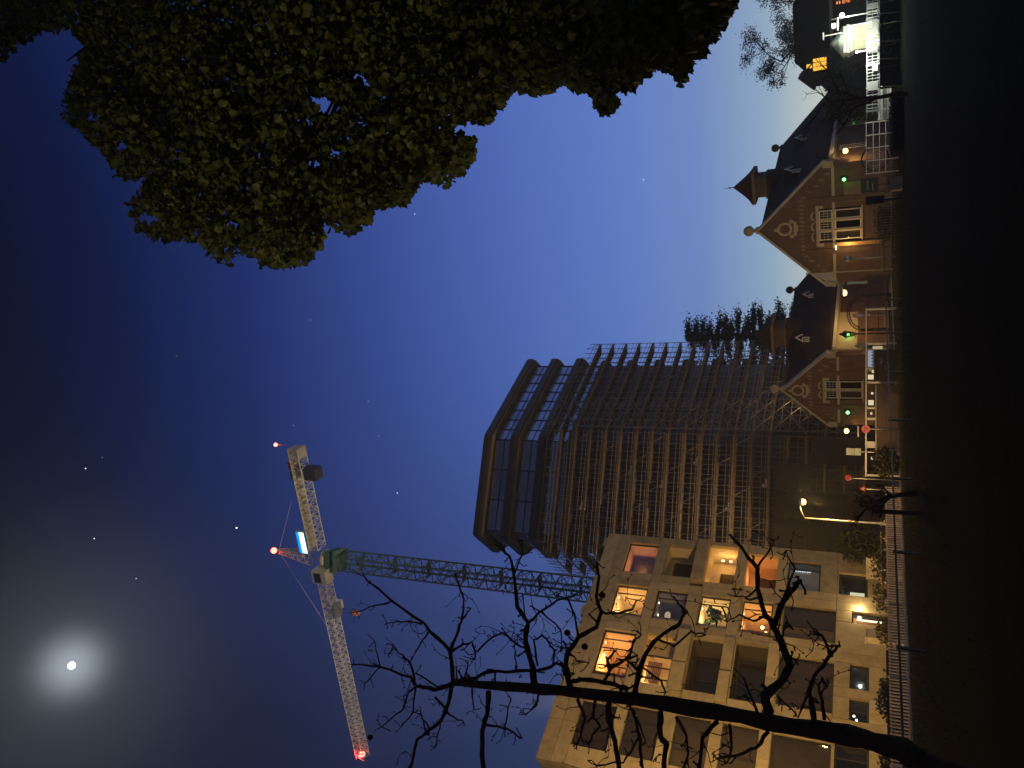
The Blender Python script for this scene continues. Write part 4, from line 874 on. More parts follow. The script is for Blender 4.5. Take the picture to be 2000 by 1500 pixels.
LIMBS = [([(885, 1333), (878, 1270), (838, 1232), (828, 1217), (765, 1174), (725, 1140), (712, 1127)], 9, 3), ([(765, 1174), (733, 1184), (697, 1195)], 4, 2), ([(824, 1219), (787, 1214), (755, 1217)], 4, 2),
 ([(838, 1232), (825, 1250), (803, 1290)], 4, 2), ([(879, 1272), (895, 1230), (903, 1208), (905, 1170), (888, 1122)], 7, 3), ([(903, 1210), (920, 1188)], 4, 2), ([(880, 1275), (905, 1258), (920, 1255), (930, 1272), (928, 1288)], 5, 3),
 ([(932, 1273), (960, 1245), (980, 1235), (1010, 1258), (1030, 1267)], 4, 4), ([(885, 1333), (850, 1348), (825, 1341), (812, 1340), (805, 1325), (740, 1302), (690, 1298)], 10, 3), ([(743, 1303), (732, 1252)], 3, 2), ([(742, 1303), (712, 1335)], 3, 2),
 ([(810, 1330), (803, 1298), (785, 1280), (768, 1262)], 5, 2), ([(855, 1342), (812, 1315)], 4, 3), ([(812, 1343), (797, 1350), (788, 1385), (745, 1420)], 5, 2), ([(812, 1345), (806, 1390), (783, 1420)], 4, 2),
 ([(882, 1340), (872, 1385), (858, 1412), (830, 1432), (815, 1445), (800, 1500), (795, 1540)], 8, 5), ([(850, 1362), (872, 1388)], 5, 4), ([(870, 1388), (895, 1405), (905, 1410)], 4, 2), ([(832, 1430), (822, 1395)], 4, 2), ([(860, 1412), (855, 1440), (850, 1460)], 3, 2),
 ([(895, 1333), (905, 1325), (930, 1324), (955, 1311), (1010, 1312), (1060, 1308), (1085, 1297), (1110, 1305)], 7, 6), ([(892, 1326), (892, 1303)], 4, 2), ([(908, 1323), (914, 1298)], 4, 2), ([(968, 1312), (968, 1338)], 4, 4), ([(925, 1325), (925, 1343)], 4, 3), ([(1008, 1311), (1006, 1268)], 4, 2),
 ([(1045, 1342), (1040, 1305), (1026, 1250), (1032, 1215), (1010, 1185), (1004, 1125), (995, 1085), (975, 1068)], 14, 4), ([(1004, 1122), (1018, 1085), (1020, 1060)], 4, 2), ([(1034, 1215), (1055, 1195), (1090, 1172), (1125, 1160)], 6, 3), ([(1026, 1205), (1022, 1165)], 3, 2),
 ([(1050, 1300), (1042, 1250), (1060, 1240), (1085, 1270), (1080, 1295)], 4, 4), ([(1058, 1195), (1095, 1230), (1098, 1270)], 4, 2),
 ([(1115, 1345), (1104, 1310), (1110, 1272), (1130, 1245), (1165, 1225), (1175, 1195), (1163, 1165), (1170, 1125), (1166, 1098)], 13, 4), ([(1175, 1195), (1200, 1200), (1235, 1190), (1243, 1172)], 5, 3), ([(1130, 1245), (1122, 1200), (1110, 1170), (1092, 1165)], 5, 3), ([(1112, 1275), (1128, 1290), (1150, 1295)], 4, 2),
 ([(1118, 1330), (1140, 1326), (1180, 1332), (1212, 1340), (1225, 1345)], 9, 8), ([(1180, 1330), (1195, 1305), (1225, 1285), (1245, 1280)], 7, 4), ([(1190, 1318), (1187, 1290), (1200, 1270)], 5, 3), ([(1240, 1355), (1246, 1312), (1262, 1275), (1282, 1247), (1325, 1220), (1340, 1195), (1328, 1182)], 12, 4),
 ([(1246, 1310), (1225, 1290), (1238, 1250), (1252, 1240)], 6, 3), ([(1284, 1247), (1315, 1263), (1350, 1235), (1378, 1240)], 5, 3), ([(1250, 1300), (1290, 1330), (1300, 1352)], 5, 3), ([(1212, 1340), (1215, 1362)], 6, 6),
 ([(1500, 1392), (1493, 1362), (1530, 1328), (1542, 1300), (1528, 1262), (1518, 1235), (1495, 1200), (1478, 1150), (1480, 1108), (1455, 1080), (1430, 1050)], 20, 5), ([(1512, 1220), (1530, 1172), (1550, 1150), (1562, 1135)], 12, 9), ([(1532, 1165), (1552, 1110), (1535, 1075)], 5, 2), ([(1480, 1106), (1502, 1075), (1512, 1055)], 5, 2), ([(1478, 1150), (1460, 1165), (1436, 1165)], 4, 2),
 ([(1526, 1250), (1535, 1215), (1550, 1230)], 4, 2), ([(1532, 1280), (1555, 1290)], 5, 4), ([(1495, 1200), (1470, 1215), (1445, 1200), (1420, 1215)], 5, 2),
 ([(1590, 1410), (1585, 1370), (1578, 1355), (1590, 1322), (1615, 1290), (1632, 1265), (1640, 1262)], 11, 5), ([(1625, 1282), (1606, 1240), (1594, 1237)], 6, 5), ([(1610, 1405), (1606, 1370), (1598, 1340), (1605, 1325), (1616, 1342)], 7, 3), ([(1580, 1352), (1560, 1400), (1520, 1360)], 5, 3), ([(1480, 1395), (1465, 1352), (1450, 1322)], 6, 3),
 ([(1128, 1366), (1143, 1406), (1136, 1428), (1126, 1458)], 7, 3), ([(1163, 1368), (1159, 1400), (1172, 1417), (1158, 1436), (1150, 1455)], 6, 3), ([(1190, 1370), (1188, 1405), (1200, 1446), (1209, 1500), (1212, 1530)], 11, 9), ([(1192, 1395), (1207, 1402)], 5, 3), ([(1229, 1375), (1240, 1397), (1250, 1444), (1256, 1510)], 6, 5), ([(1248, 1440), (1232, 1470), (1218, 1488), (1165, 1495)], 5, 3), ([(1242, 1400), (1262, 1450)], 4, 2),
 ([(1290, 1390), (1290, 1437), (1301, 1455), (1297, 1510)], 12, 10), ([(1320, 1400), (1340, 1435), (1345, 1470), (1335, 1500)], 6, 4), ([(1400, 1410), (1372, 1440), (1365, 1500)], 9, 7), ([(1500, 1430), (1478, 1460), (1440, 1475), (1400, 1482)], 8, 4), ([(1425, 1415), (1430, 1460), (1420, 1490)], 6, 3),
 ([(1053, 1352), (1050, 1370), (1038, 1385)], 5, 2), ([(954, 1352), (951, 1395), (941, 1428), (943, 1500), (946, 1530)], 10, 9), ([(952, 1416), (985, 1422), (1002, 1430), (1020, 1442)], 5, 3), ([(985, 1420), (992, 1390), (998, 1365)], 4, 2), ([(1053, 1355), (1047, 1378), (1026, 1395)], 4, 2), ([(922, 1346), (926, 1386)], 4, 2)]
for k, (pts, w0, w1) in enumerate(LIMBS):
    x = pts[0][0]; Y0 = 10.0-.75*max(0, min(1, (x-885)/700)); limb(pts, w0, w1, 'branch', Y0, Y0+random.uniform(-.7, .7))
g = MB()
for x, y in ((1108, 1236), (1142, 1263), (665, 1168), (723, 1440), (1176, 1162)):
    if x == 665: continue
    p = at(x, y, 9.8); g.ball(tuple(p), .045, 8)
g.build('seed_balls', BARK, NB, kind='stuff')

# ------------------------------------------------------------------ near leafy tree on the right
OUTL = [(-260, 90), (-60, 130), (0, 122), (60, 68), (110, 58), (140, 62), (168, 95), (122, 180), (130, 240), (190, 290), (225, 345), (262, 350), (300, 325), (255, 398), (265, 455), (330, 470), (380, 475), (440, 520), (475, 490), (515, 522), (590, 520), (630, 472), (625, 430), (685, 462), (715, 430), (730, 400), (790, 397), (815, 350), (865, 368), (922, 315), (925, 270), (885, 265), (890, 232), (945, 240), (1000, 172), (1045, 186), (1100, 165), (1120, 182), (1150, 178), (1165, 215), (1180, 220), (1200, 212), (1195, 160), (1235, 185), (1245, 150), (1285, 128), (1330, 162), (1350, 120), (1385, 80), (1408, 50), (1420, 20), (1440, -10), (1455, -60), (1380, -420), (-260, -420)]
OP = np.array(OUTL, float)
HOLES = [(640, 212, 30, 14), (690, 150, 34, 10), (715, 168, 16, 9), (622, 196, 22, 12), (600, 240, 16, 9), (575, 238, 12, 7), (650, 300, 20, 11), (610, 320, 18, 13), (668, 268, 18, 10), (500, 300, 16, 10), (560, 225, 10, 6), (450, 440, 16, 8), (465, 365, 12, 9), (178, 232, 16, 10), (240, 285, 16, 12), (290, 425, 26, 14), (790, 330, 10, 12), (1290, 105, 8, 14), (1340, 118, 9, 8), (575, 350, 8, 10), (760, 262, 16, 6), (700, 235, 9, 16), (1020, 60, 10, 4), (962, 90, 5, 5), (1305, 20, 16, 6), (860, 120, 6, 4), (745, 190, 14, 6), (545, 175, 6, 5)]
def in_poly(x, y):
    c = np.zeros(len(x), bool); j = len(OP)-1
    for i in range(len(OP)):
        xi, yi = OP[i]; xj, yj = OP[j]
        cond = ((yi > y) != (yj > y)) & (x < (xj-xi)*(y-yi)/(yj-yi+1e-9)+xi); c ^= cond; j = i
    return c
LT = thing('leafy_tree', 'large leafy tree overhanging the right side of the view, dark with yellow-green lit leaves', 'tree', (10.2, 11.5, 0))
def screen(P):
    v = P-np.array(EYE); D = v @ np.array(Fw); return 1000-FPX*(v @ np.array(Up))/D, 750-FPX*(v @ np.array(Rt))/D
def keep(P):
    x, y = screen(P); k = in_poly(x, y)
    for hx, hy, ha, hb in HOLES: k &= (((x-hx)/ha)**2+((y-hy)/hb)**2 > 1)
    return k
nC = 8600; cx_ = rng.uniform(-260, 1450, nC); cy_ = rng.uniform(-420, 525, nC); ok = in_poly(cx_, cy_) & (((cy_ > -50) & (cx_ > -50)) | (rng.random(nC) < .38))
cx_, cy_ = cx_[ok], cy_[ok]; Yc = rng.uniform(9.2, 13.6, len(cx_))
cen = np.array([tuple(at(a, b_, Y)) for a, b_, Y in zip(cx_, cy_, Yc)])
per = 26
P = np.repeat(cen, per, 0)+rng.normal(size=(len(cen)*per, 3))*np.array([.17, .2, .15]); P = P[keep(P)]
dist = np.linalg.norm(P-np.array(EYE), axis=1); order = np.argsort(dist)
x, y = screen(P); vis = order[(x[order] > 20) & (y[order] > 20)]; big = vis[:300]; rest = np.setdiff1d(np.arange(len(P)), big)
V, Fc = leaves_np(P[rest], .13, .75); mesh_np('foliage', V, Fc, LEAF_N, LT, kind='stuff')
lm_ = []
for k in range(6):
    V, Fc = leaves_np(np.zeros((1, 3)), .125, .75); me = bpy.data.meshes.new('leaf'); me.from_pydata([tuple(v) for v in V], [], [tuple(f) for f in Fc]); me.materials.append(LEAF_N); lm_.append(me)
lw = Vector(LT.location)
for i in big: inst(lm_[i % 6], 'leaf', LT, Vector(P[i])-lw, random.uniform(0, 6.28))
# trunk and limbs outside to the right, boughs reaching into the crown
g = MB(); g.tube([(10.2, 11.5, -.1), (10.1, 11.6, 2.5), (9.9, 11.8, 6), (9.3, 11.7, 10), (8.8, 11.6, 15)], [.42, .36, .3, .22, .1], 12); g.build('trunk', BARK, LT)
for (px, py, Y), zb in (((560, 470, 11.5), 7.5), ((600, 300, 10.5), 6.5), ((330, 430, 12.0), 9), ((200, 250, 12.5), 11), ((780, 340, 11), 6), ((880, 250, 10.5), 5.2), ((1000, 120, 11), 4.6), ((470, 380, 13), 9.5), ((700, 420, 12), 6.8), ((130, 120, 12), 12.5), ((640, 60, 10), 6)):
    tip = at(px, py, Y); st = Vector((9.9-.12*max(0, zb-4), 11.7, zb)); mid = st.lerp(tip, .5)+Vector((0, 0, .5)); g = MB()
    pts = [st, st.lerp(mid, .5)+Vector((0, .1, .15)), mid, mid.lerp(tip, .5)+Vector((0, 0, .1)), tip]; g.tube(pts, [.11, .085, .06, .035, .012], 8)
    for q in range(10):
        t = random.uniform(.3, 1)*3.99; i = int(t); a = pts[i].lerp(pts[i+1], t-i); d = Vector((random.gauss(-.3, .6), random.gauss(0, .6), random.gauss(0, .5))); e_ = a+d*.8; m2 = a.lerp(e_, .5)+Vector((0, 0, .08))
        if keep(np.array([tuple(e_), tuple(m2)])).all(): g.tube([a, m2, e_], [.022, .014, .006], 5)
    g.build('bough', BARK, LT)

# ------------------------------------------------------------------ street lamps
def street_lamp(label, base, h, arm, P, head=None, power_col=SOD, group=None, br=1.0):
    T = thing('street_lamp', label, 'street lamp', base, 0, group)
    g = MB(); g.tube([(0, 0, 0), (0, 0, 1.1), (0, 0, 1.15), (0, 0, h)], [.1, .1, .06, .045], 8); g.tube([(0, 0, h-.02), (arm*.5, 0, h+.22), (arm, 0, h+.25)], [.04, .035, .03], 6); g.build('pole', GREYMET, T, local=True)
    g = MB(); g.lathe([(.04, .22), (.2, .14), (.24, .02), (.2, -.0)], (arm, 0, h+.12), 14); g.build('hood', GREYMET, T, local=True)
    g = MB(); g.lathe([(.05*br, -.18*br), (.14*br, -.14*br), (.18*br, -.02), (.16*br, .0)], (arm, 0, h+.1), 14); g.build('bulb', emit('sodium_glow', (1, .66, .20), 5), T, local=True)
    point_light('street_lamp_light', (arm, 0, h-.1-.22*br), P, power_col, .16, T); return T
street_lamp('tall lit street lamp glowing amber in front of the scaffolding, right of the apartment block', (-7.85, 48, 0), 5.1, .95, 850)
spot('street_lamp_extra_spot', (-6.7, 48.1, 5.0), (6, 76, 5.5), 1600, (1, .67, .32), 84, .7, .16)  # extra spot added at the lamp head to brighten the house fronts
street_lamp('unseen lamp added behind the viewer to light the leafy tree', (-14.5, -6, 0), 5.0, .5, 120)  # unseen lamp, added for the leafy crown
spot('added_leaf_spot', (-13.9, -6, 4.7), (3.9, 11, 10.0), 4300, (1, .88, .42), 30, 1.0, .16)  # added spot that lights the leaves and spares the bare trunk
street_lamp('unseen lamp assumed at the kerb in front of the apartment block, beside the hedge end', (-20.4, 34.6, 0), 8.6, .9, 1700)  # unseen lamp, assumed as the source of the light on the facade
spot('street_lamp_extra_spot', (-19.5, 34.7, 8.3), (-18.2, 54.5, 10.5), 5900, SOD, 128, .6, .16)  # extra spot added to steer this lamp's light onto the apartment facade
street_lamp('unseen street lamp assumed in the side street behind the apartment block', (-25.5, 86, 0), 9.5, 1.2, 2200)  # unseen lamp, assumed here to light the tower and scaffolding
def wall_lamp(label, pos, P, out, r=.2, glow=('amber_lamp', (1, .64, .2), 4.5), col=SOD):
    T = thing('wall_lamp', label, 'wall lamp', pos); o = Vector(out)
    g = MB(); g.ball((0, 0, 0), r, 12); g.build('globe', emit(*glow), T, local=True)
    g = MB(); g.tube([(0, 0, r), (0, 0, r+.25), tuple(o*.5+Vector((0, 0, r+.3))), tuple(o+Vector((0, 0, r+.1)))], .03, 6); g.lathe([(r*1.3, r*.75), (r*.5, r*1.25), (.03, r*1.4)], (0, 0, 0), 12); g.build('bracket', DARKMET, T, local=True)
    point_light('wall_lamp_glow', (-o.x*.6, -o.y*.6, -.15), P, col, .12, T); return T
wall_lamp('amber lamp glaring on the right side wall of the larger house', (18.75, 67.4, 3.45), 210, (-.5, .3, 0), .22)
street_lamp('big amber globe lamp on a post between the two houses, above the gate passage', (9.95, 80, 0), 3.85, -1.25, 480, br=1.75)
wall_lamp('amber lamp at the left corner of the smaller house', (-4.6, 82.1, 3.75), 300, (.5, -.1, 0), .25)
for lb_, p, r in (('green lamp on the front wall of the larger house', (16.55, 67.75, 3.55), .13), ('green lamp on the painted side wall of the smaller house', (4.75, 80.9, 3.55), .13), ('green lamp on the left front of the smaller house', (-2.75, 80.75, 3.6), .15), ('tiny green lamp far along the side wall of the larger house', (26.5, 80.9, 3.1), .09)):
    T = thing('signal_lamp', lb_, 'green lamp', p, HR); g = MB(); g.ball((0, 0, 0), r, 10); g.build('lens', emit('green_glow', (.12, 1, .16), 7), T, local=True)
    g = MB(); g.box(-.16, .16, .12, .28, -.22, .3); g.build('housing', DARKMET, T, local=True); point_light('green_light', (0, -.3, 0), 1.6 if r > .1 else .6, (.1, 1, .12), .06, T)
# unseen floodlights placed to light the scaffolding and the crane
def floodlight(label, base, target, P, size, col=(1, .80, .58)):
    T = thing('floodlight', label, 'floodlight', base); b0 = Vector(base)
    g = MB(); g.tube([(0, 0, 0), (0, 0, 1.6)], .05, 6); g.build('stand', DARKMET, T, local=True)
    d = (Vector(target)-b0).normalized(); M4 = Matrix.Translation((0, 0, 1.8)) @ d.to_track_quat('-Z', 'Y').to_matrix().to_4x4()
    g = MB(); g.box(-.25, .25, -.2, .2, 0, .2, M4); g.build('lamp_head', GREYMET, T, local=True)
    spot('added_flood_beam', tuple(b0+Vector((0, 0, 1.8))+d*.3), target, P, col, size, .9)
floodlight('unseen floodlight added on the ground at the foot of the scaffolding', (-19.5, 82.5, 0), (-13, 96, 40), 7500, 62, (1, .66, .32))  # unseen floodlight, added to throw light up the main tower face
floodlight('unseen floodlight added in the street, aimed up the corner of the scaffolding', (-21.5, 79, 0), (-2, 103, 40), 7000, 44, (1, .66, .32))  # unseen floodlight, added for the scaffold corner and the face beyond it
floodlight('unseen floodlight added behind the smaller house at the foot of the scaffolding', (.3, 98.6, 0), (-.5, 106, 32), 2600, 84, (1, .66, .32))  # unseen floodlight, added to brighten the right-hand scaffold face
floodlight('unseen floodlight added on the apartment roof, aimed at the long crane jib', (-26, 59, 20.9), tuple(hub+jd*19), 68000, 34)
floodlight('unseen floodlight added on the apartment roof, aimed at the crane counter-jib', (-22, 62, 20.9), tuple(hub-jd*7), 40000, 30)

# ------------------------------------------------------------------ fences along the lawn edge
RZF = math.atan2(FD.y, FD.x)
def railing(label, name, u0, u1, n, z0, z1, step, bar, rails, m, posts=None, cat='fence', pm=None, zb=None):
    o = street(u0, n); T = thing(name, label, cat, o, RZF); ln = u1-u0
    for z in rails: MB().box(0, ln, -.02, .02, z-.02, z+.02).build('rail', m, T, local=True)
    me = MB().box(-bar/2, bar/2, -bar/2, bar/2, z0, z1).mesh('bar'); me.materials.append(m); k = int(ln/step)
    for i in range(k+1): inst(me, 'bar', T, (i*step+random.uniform(-.006, .006), .035, 0), random.uniform(-.2, .2))
    for p in posts or (): MB().box(p-.04, p+.04, -.04, .04, 0, (zb or z1)+.05).build('post', pm or m, T, local=True)
    return T
railing('low pale bar fence along the lawn edge in front of the apartment block', 'bar_fence', -4.2, 17.4, -.35, .08, .86, .17, .055, (.14, .80), mat('pale_fence_paint', (.80, .64, .44), .6, var=.2), [0, 4.3, 8.6, 12.9, 17.2])
# thin dark knee rail on the lawn
A0 = Vector((-10.4, 23.6, 0)); KD = Vector((.485, .8746, 0)); T = thing('knee_rail_fence', 'thin dark single rail fence crossing the lawn in front of everything', 'fence', A0)
for k in range(-1, 11):
    p = A0+KD*(4.2+4.62*(k-1)); m4 = Matrix.Translation(p) @ Matrix.Rotation(math.atan2(KD.y, KD.x), 4, 'Z')
    MB().box(-.045, .045, -.045, .045, -.05, .86, m4).build('post', DARKMET, T)
    MB().box(.05, 4.57, -.03, .03, .74, .81, m4).build('rail', DARKMET, T)
# brick parapet with pale railing
RZP = math.atan2(2.6, 5.9); T = thing('brick_parapet', 'low brown brick parapet wall in front of the smaller house', 'wall', (-4.9, 52.4, 0), RZP)
MB().box(0, 5.2, -.2, .2, -.1, 1.24).build('wall', BRICK_P, T, local=True)
for k in range(5): MB().box(k*1.04+.01, k*1.04+1.03, -.24, .24, 1.245, 1.34).build('coping_stone', STONE2, T, local=True)
T = thing('pale_railing', 'pale tubular railing with square posts above the brick parapet', 'railing', (-5.75, 52.6, 0), RZP)
MB().box(0, 11.9, -.035, .035, 1.82, 1.91).build('top_rail', WHITE, T, local=True)
for p, w in ((.1, .05), (2.1, .2), (3.85, .06), (4.6, .05), (6.4, .05), (9.2, .04), (11.8, .05)): MB().box(p-w, p+w, -.05, .05, 0, 1.80).build('post', WHITE, T, local=True)
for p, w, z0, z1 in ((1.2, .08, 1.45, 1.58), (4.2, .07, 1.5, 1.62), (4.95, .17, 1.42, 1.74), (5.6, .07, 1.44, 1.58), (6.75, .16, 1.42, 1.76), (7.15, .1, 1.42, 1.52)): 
    MB().box(p-w, p+w, -.08, -.045, z0, z1).build('reflector_plate', emit('plate_glow', (1, .86, .55), .75), T, local=True)  # plates emit a glow in place of reflected lamplight
# ------------------------------------------------------------------ in front of the apartment block
o = street(-3, -3.2); T = thing('hedge', 'dark shaggy hedge under the ground floor windows of the apartment block', 'hedge', o, RZF)
Pn = np.stack([rng.uniform(0, 11, 5200), rng.normal(0, .32, 5200), rng.uniform(.05, 1.2, 5200)], 1); Pn[:, 2] *= (.85+.25*np.sin(Pn[:, 0]*1.7)+.1*np.sin(Pn[:, 0]*5)); W4 = np.array(world_of(T)); Pw = Pn @ W4[:3, :3].T+W4[:3, 3]
V, Fc = leaves_np(Pw, .15, .2); mesh_np('leaves', V, Fc, LEAF_D, T, kind='stuff'); MB().box(0, 11, -.2, .2, 0, .9).build('stems', BARK, T, local=True)
def shrub(label, c, r, n, size, m, name='shrub', droop=.3, narrow=1.0):
    T = thing(name, label, 'shrub', (c[0], c[1], 0)); Pp = blob_points(c, r, n); V, Fc = leaves_np(Pp, size, droop, narrow=narrow); mesh_np('leaves', V, Fc, m, T, kind='stuff')
    g = MB()
    for k in range(7): a = k*.9; g.tube([(c[0], c[1], 0), (c[0]+.3*r[0]*math.cos(a), c[1]+.3*r[1]*math.sin(a), c[2]), (c[0]+.8*r[0]*math.cos(a), c[1]+.8*r[1]*math.sin(a), c[2]+.6*r[2])], [.03, .02, .008], 5)
    g.build('stems', BARK, T); return T
shrub('yellow-green feathery bamboo bush at the right corner of the apartment block', (-11.4, 60.6, 2.5), (1.3, .9, 1.25), 900, .5, LEAF_S, 'bamboo_bush', .5, .35)
shrub('low dark bush behind the bar fence beside the bicycles', (-9.5, 46.5, .7), (1.0, .8, .65), 700, .14, LEAF_D)
shrub('dark round bush at the end of the brick parapet', (-4.6, 50.3, .8), (.9, .8, .8), 800, .15, LEAF_D)
shrub('dark bush in the front garden of the larger house', (12.2, 64.5, .7), (1.6, .8, .7), 900, .16, LEAF_D)
for lb_, u, n, h_ in (('leafy lamplit shrub behind the bicycles, close to the pole lamp', 13.6, -2.9, .85), ('leafy lamplit shrub behind the bicycles, below the bamboo bush', 11.6, -3.1, .8), ('leafy shrub behind the bar fence beside the narrow stone pier', 9.2, -3.0, .7)):
    p = street(u, n); shrub(lb_, (p.x, p.y, h_), (.95, .6, h_), 520, .13, LEAF_S)
for lb_, u, n, sx_, sz_ in (('pale square stone pier behind the bicycles, nearer the tower', 14.6, -4.2, 1.1, 1.75), ('pale square stone pier beside the ground floor window', 10.4, -5.0, .55, 1.8)):
    p = street(u, n); T = thing('stone_pier', lb_, 'pier', p, RZF); MB().box(-sx_/2, sx_/2, -.25, .25, 0, sz_).build('shaft', STONE2, T, local=True); MB().box(-sx_/2-.04, sx_/2+.04, -.29, .29, sz_+.002, sz_+.09).build('cap', STONE2, T, local=True)
# bicycles
def bicycle(label, pos, rz):
    T = thing('bicycle', label, 'bicycle', pos, rz, 'bicycles parked behind the bar fence')
    for x in (-.52, .52):
        g = MB(); g.ring((x, 0, .34), .325, .022, (0, 1, 0), 20, 5); w = g.build('wheel', mat('tyre', (.02, .02, .02), .7), T, local=True)
        g = MB()
        for k in range(8): a = k*math.pi/4; g.tube([(x, 0, .34), (x+.31*math.cos(a), 0, .34+.31*math.sin(a))], .004, 3, False)
        g.ring((x, 0, .34), .29, .012, (0, 1, 0), 20, 4); g.build('spokes', GREYMET, w, local=True)
    g = MB(); bb, st, hd = (-.08, 0, .3), (-.24, 0, .82), (.36, 0, .86)
    for a, c in ((bb, st), (bb, hd), (st, hd), (bb, (-.52, 0, .34)), (st, (-.52, 0, .34)), (hd, (.52, 0, .34)), (hd, (.34, 0, 1.05))): g.tube([a, c], .018, 6)
    g.build('frame', random.choice((mat('bike_black', (.03, .03, .03), .4), mat('bike_grey', (.22, .22, .22), .4), mat('bike_red', (.25, .05, .04), .4))), T, local=True)
    g = MB(); g.tube([(.2, -.28, 1.06), (.33, -.2, 1.1), (.34, 0, 1.06), (.33, .2, 1.1), (.2, .28, 1.06)], .014, 6); g.build('handlebar', GREYMET, T, local=True)
    g = MB(); g.lathe([(.02, 0), (.11, .02), (.12, .06), (.05, .08)], (-.27, 0, .86), 10); g.build('saddle', mat('tyre', (.02, .02, .02), .7), T, local=True)
    g = MB(); g.box(-.72, -.34, -.07, .07, .70, .73); g.box(-.8, -.78, -.04, .04, .5, .58); g.build('carrier', GREYMET, T, local=True)
    g = MB(); g.ball((.46, 0, .9), .05, 8); g.build('headlamp', WHITE, T, local=True)
BL = ['bicycle closest to the brick parapet end, behind the bar fence', 'bicycle standing before the wider stone pier', 'bicycle leaning between the two stone piers, nearer the pole lamp', 'bicycle in the middle of the parked row',
      'bicycle behind the bar fence below the bamboo bush', 'bicycle parked in front of the narrow stone pier', 'bicycle at the hedge end of the parked row', 'bicycle below the ground floor corner window']
for k in range(8): bicycle(BL[k], street(15.6-.82*k+random.uniform(-.15, .15), -1.35-random.uniform(0, .5)), RZF+random.uniform(.9, 1.5)+(3.14 if k % 3 == 0 else 0))
# ------------------------------------------------------------------ signs and small street furniture
def post(T, h, r=.035, m=GREYMET): g = MB(); g.tube([(0, 0, 0), (0, 0, h)], r, 8); g.build('post', m, T, local=True)
def disc(T, name, m, r, z, y, n=20, th=.02): g = MB(); g.prism([(r*math.cos(2*math.pi*k/n), z+r*math.sin(2*math.pi*k/n)) for k in range(n)], y, y+th); return g.build(name, m, T, local=True)
RED = mat('sign_red', (.55, .07, .05), .4, var=.05); SWH = mat('sign_enamel', (.5, .46, .40), .5, var=.05)
T = thing('road_sign', 'round red bordered white road sign turned almost edge-on in front of the gate', 'road sign', (4.65, 57.5, 0), R(62)); post(T, 2.0); disc(T, 'sign_plate', RED, .38, 2.33, -.03); disc(T, 'sign_face', SWH, .25, 2.33, -.036, th=.004); MB().box(-.2, .2, -.05, -.03, 1.62, 1.86).build('sub_plate', SWH, T, local=True)
T = thing('road_sign', 'small round red sign with four dark marks above the brick parapet', 'road sign', (-2.75, 51.8, 0), R(-4)); post(T, 2.0); sp_ = disc(T, 'sign_plate', emit('sign_red_glow', (.9, .17, .09), .55), .24, 1.87, -.05)  # lit copy of the sign red: the plate glows by itself
g = MB()
for x_, z_ in ((-.09, .07), (.08, .06), (-.05, -.09), (.1, -.06), (.0, -.01)): g.box(x_-.025, x_+.025, -.058, -.053, 1.87+z_-.03, 1.87+z_+.03)
g.build('mark', DARKMET, sp_, local=True); MB().box(-.5, .18, -.03, .0, 2.25, 2.33).build('cross_arm', SWH, T, local=True)
T = thing('road_sign', 'tilted round red and white road sign high on a thin post behind the bar fence', 'road sign', (-5.6, 50, 0), R(35)); post(T, 2.6); disc(T, 'sign_plate', RED, .19, 2.8, -.05); MB().box(-.13, -.02, -.062, -.052, 2.64, 2.74).build('sign_face', SWH, T, local=True)
T = thing('road_sign', 'small red triangular warning sign below the tilted round sign', 'road sign', (-6.2, 50, 0), R(20)); post(T, 1.9); g = MB(); g.prism([(-.17, 1.9), (.17, 1.9), (0, 2.2)], -.05, -.03); g.build('sign_plate', RED, T, local=True); g = MB(); g.prism([(-.08, 1.94), (.08, 1.94), (0, 2.1)], -.056, -.052); g.build('sign_face', SWH, T, local=True)
T = thing('street_sign', 'grey-green rectangular double plate sign on a slim post', 'sign', (-4.25, 53, 0), R(10)); post(T, 2.4); MB().box(-.24, .2, -.05, -.02, 2.55, 3.0).build('sign_plate', mat('sign_grey', (.28, .31, .28), .4), T, local=True); MB().box(-.24, .2, -.05, -.02, 2.15, 2.52).build('sign_plate', mat('sign_grey', (.28, .31, .28), .4), T, local=True)
T = thing('lantern_post', 'old fashioned unlit iron lantern post before the painted wall', 'lamp post', (3.95, 66.5, 0)); post(T, 2.75, .06, DARKMET); g = MB(); g.lathe([(.14, 0), (.26, .55)], (0, 0, 2.8), 6); g.build('lantern_glass', PANED, T, local=True)
g = MB(); g.lathe([(.15, -.06), (.16, 0)], (0, 0, 2.8), 6); g.lathe([(.36, 0), (.3, .08), (.14, .28), (.08, .34), (.1, .42), (.03, .5)], (0, 0, 3.36), 6); g.tube([(-.3, 0, 2.66), (.3, 0, 2.66)], .025, 6)
for k in range(6): a = k*math.pi/3; g.tube([(.15*math.cos(a), .15*math.sin(a), 2.8), (.27*math.cos(a), .27*math.sin(a), 3.36)], .015, 4)
g.build('lantern_frame', DARKMET, T, local=True)
T = thing('park_lamp', 'short unlit lamp post with oval head before the larger house', 'lamp post', (8.7, 58.5, 0)); post(T, 2.8, .045); g = MB(); g.lathe([(.05, 0), (.2, .15), (.22, .35), (.12, .5), (.02, .53)], (0, 0, 2.75), 12); g.build('lamp_head', GREYMET, T, local=True)
T = thing('flagpole', 'slim flagpole at the left edge of the larger house', 'flagpole', (8.85, 66, 0)); post(T, 6.2, .05, STONE2); g = MB(); g.lathe([(.03, 0), (.14, .03), (.14, .07), (.03, .1)], (0, 0, 6.2), 10); g.build('knob', GREYMET, T, local=True)
g = MB(); n1, n2 = 9, 7; vs = []
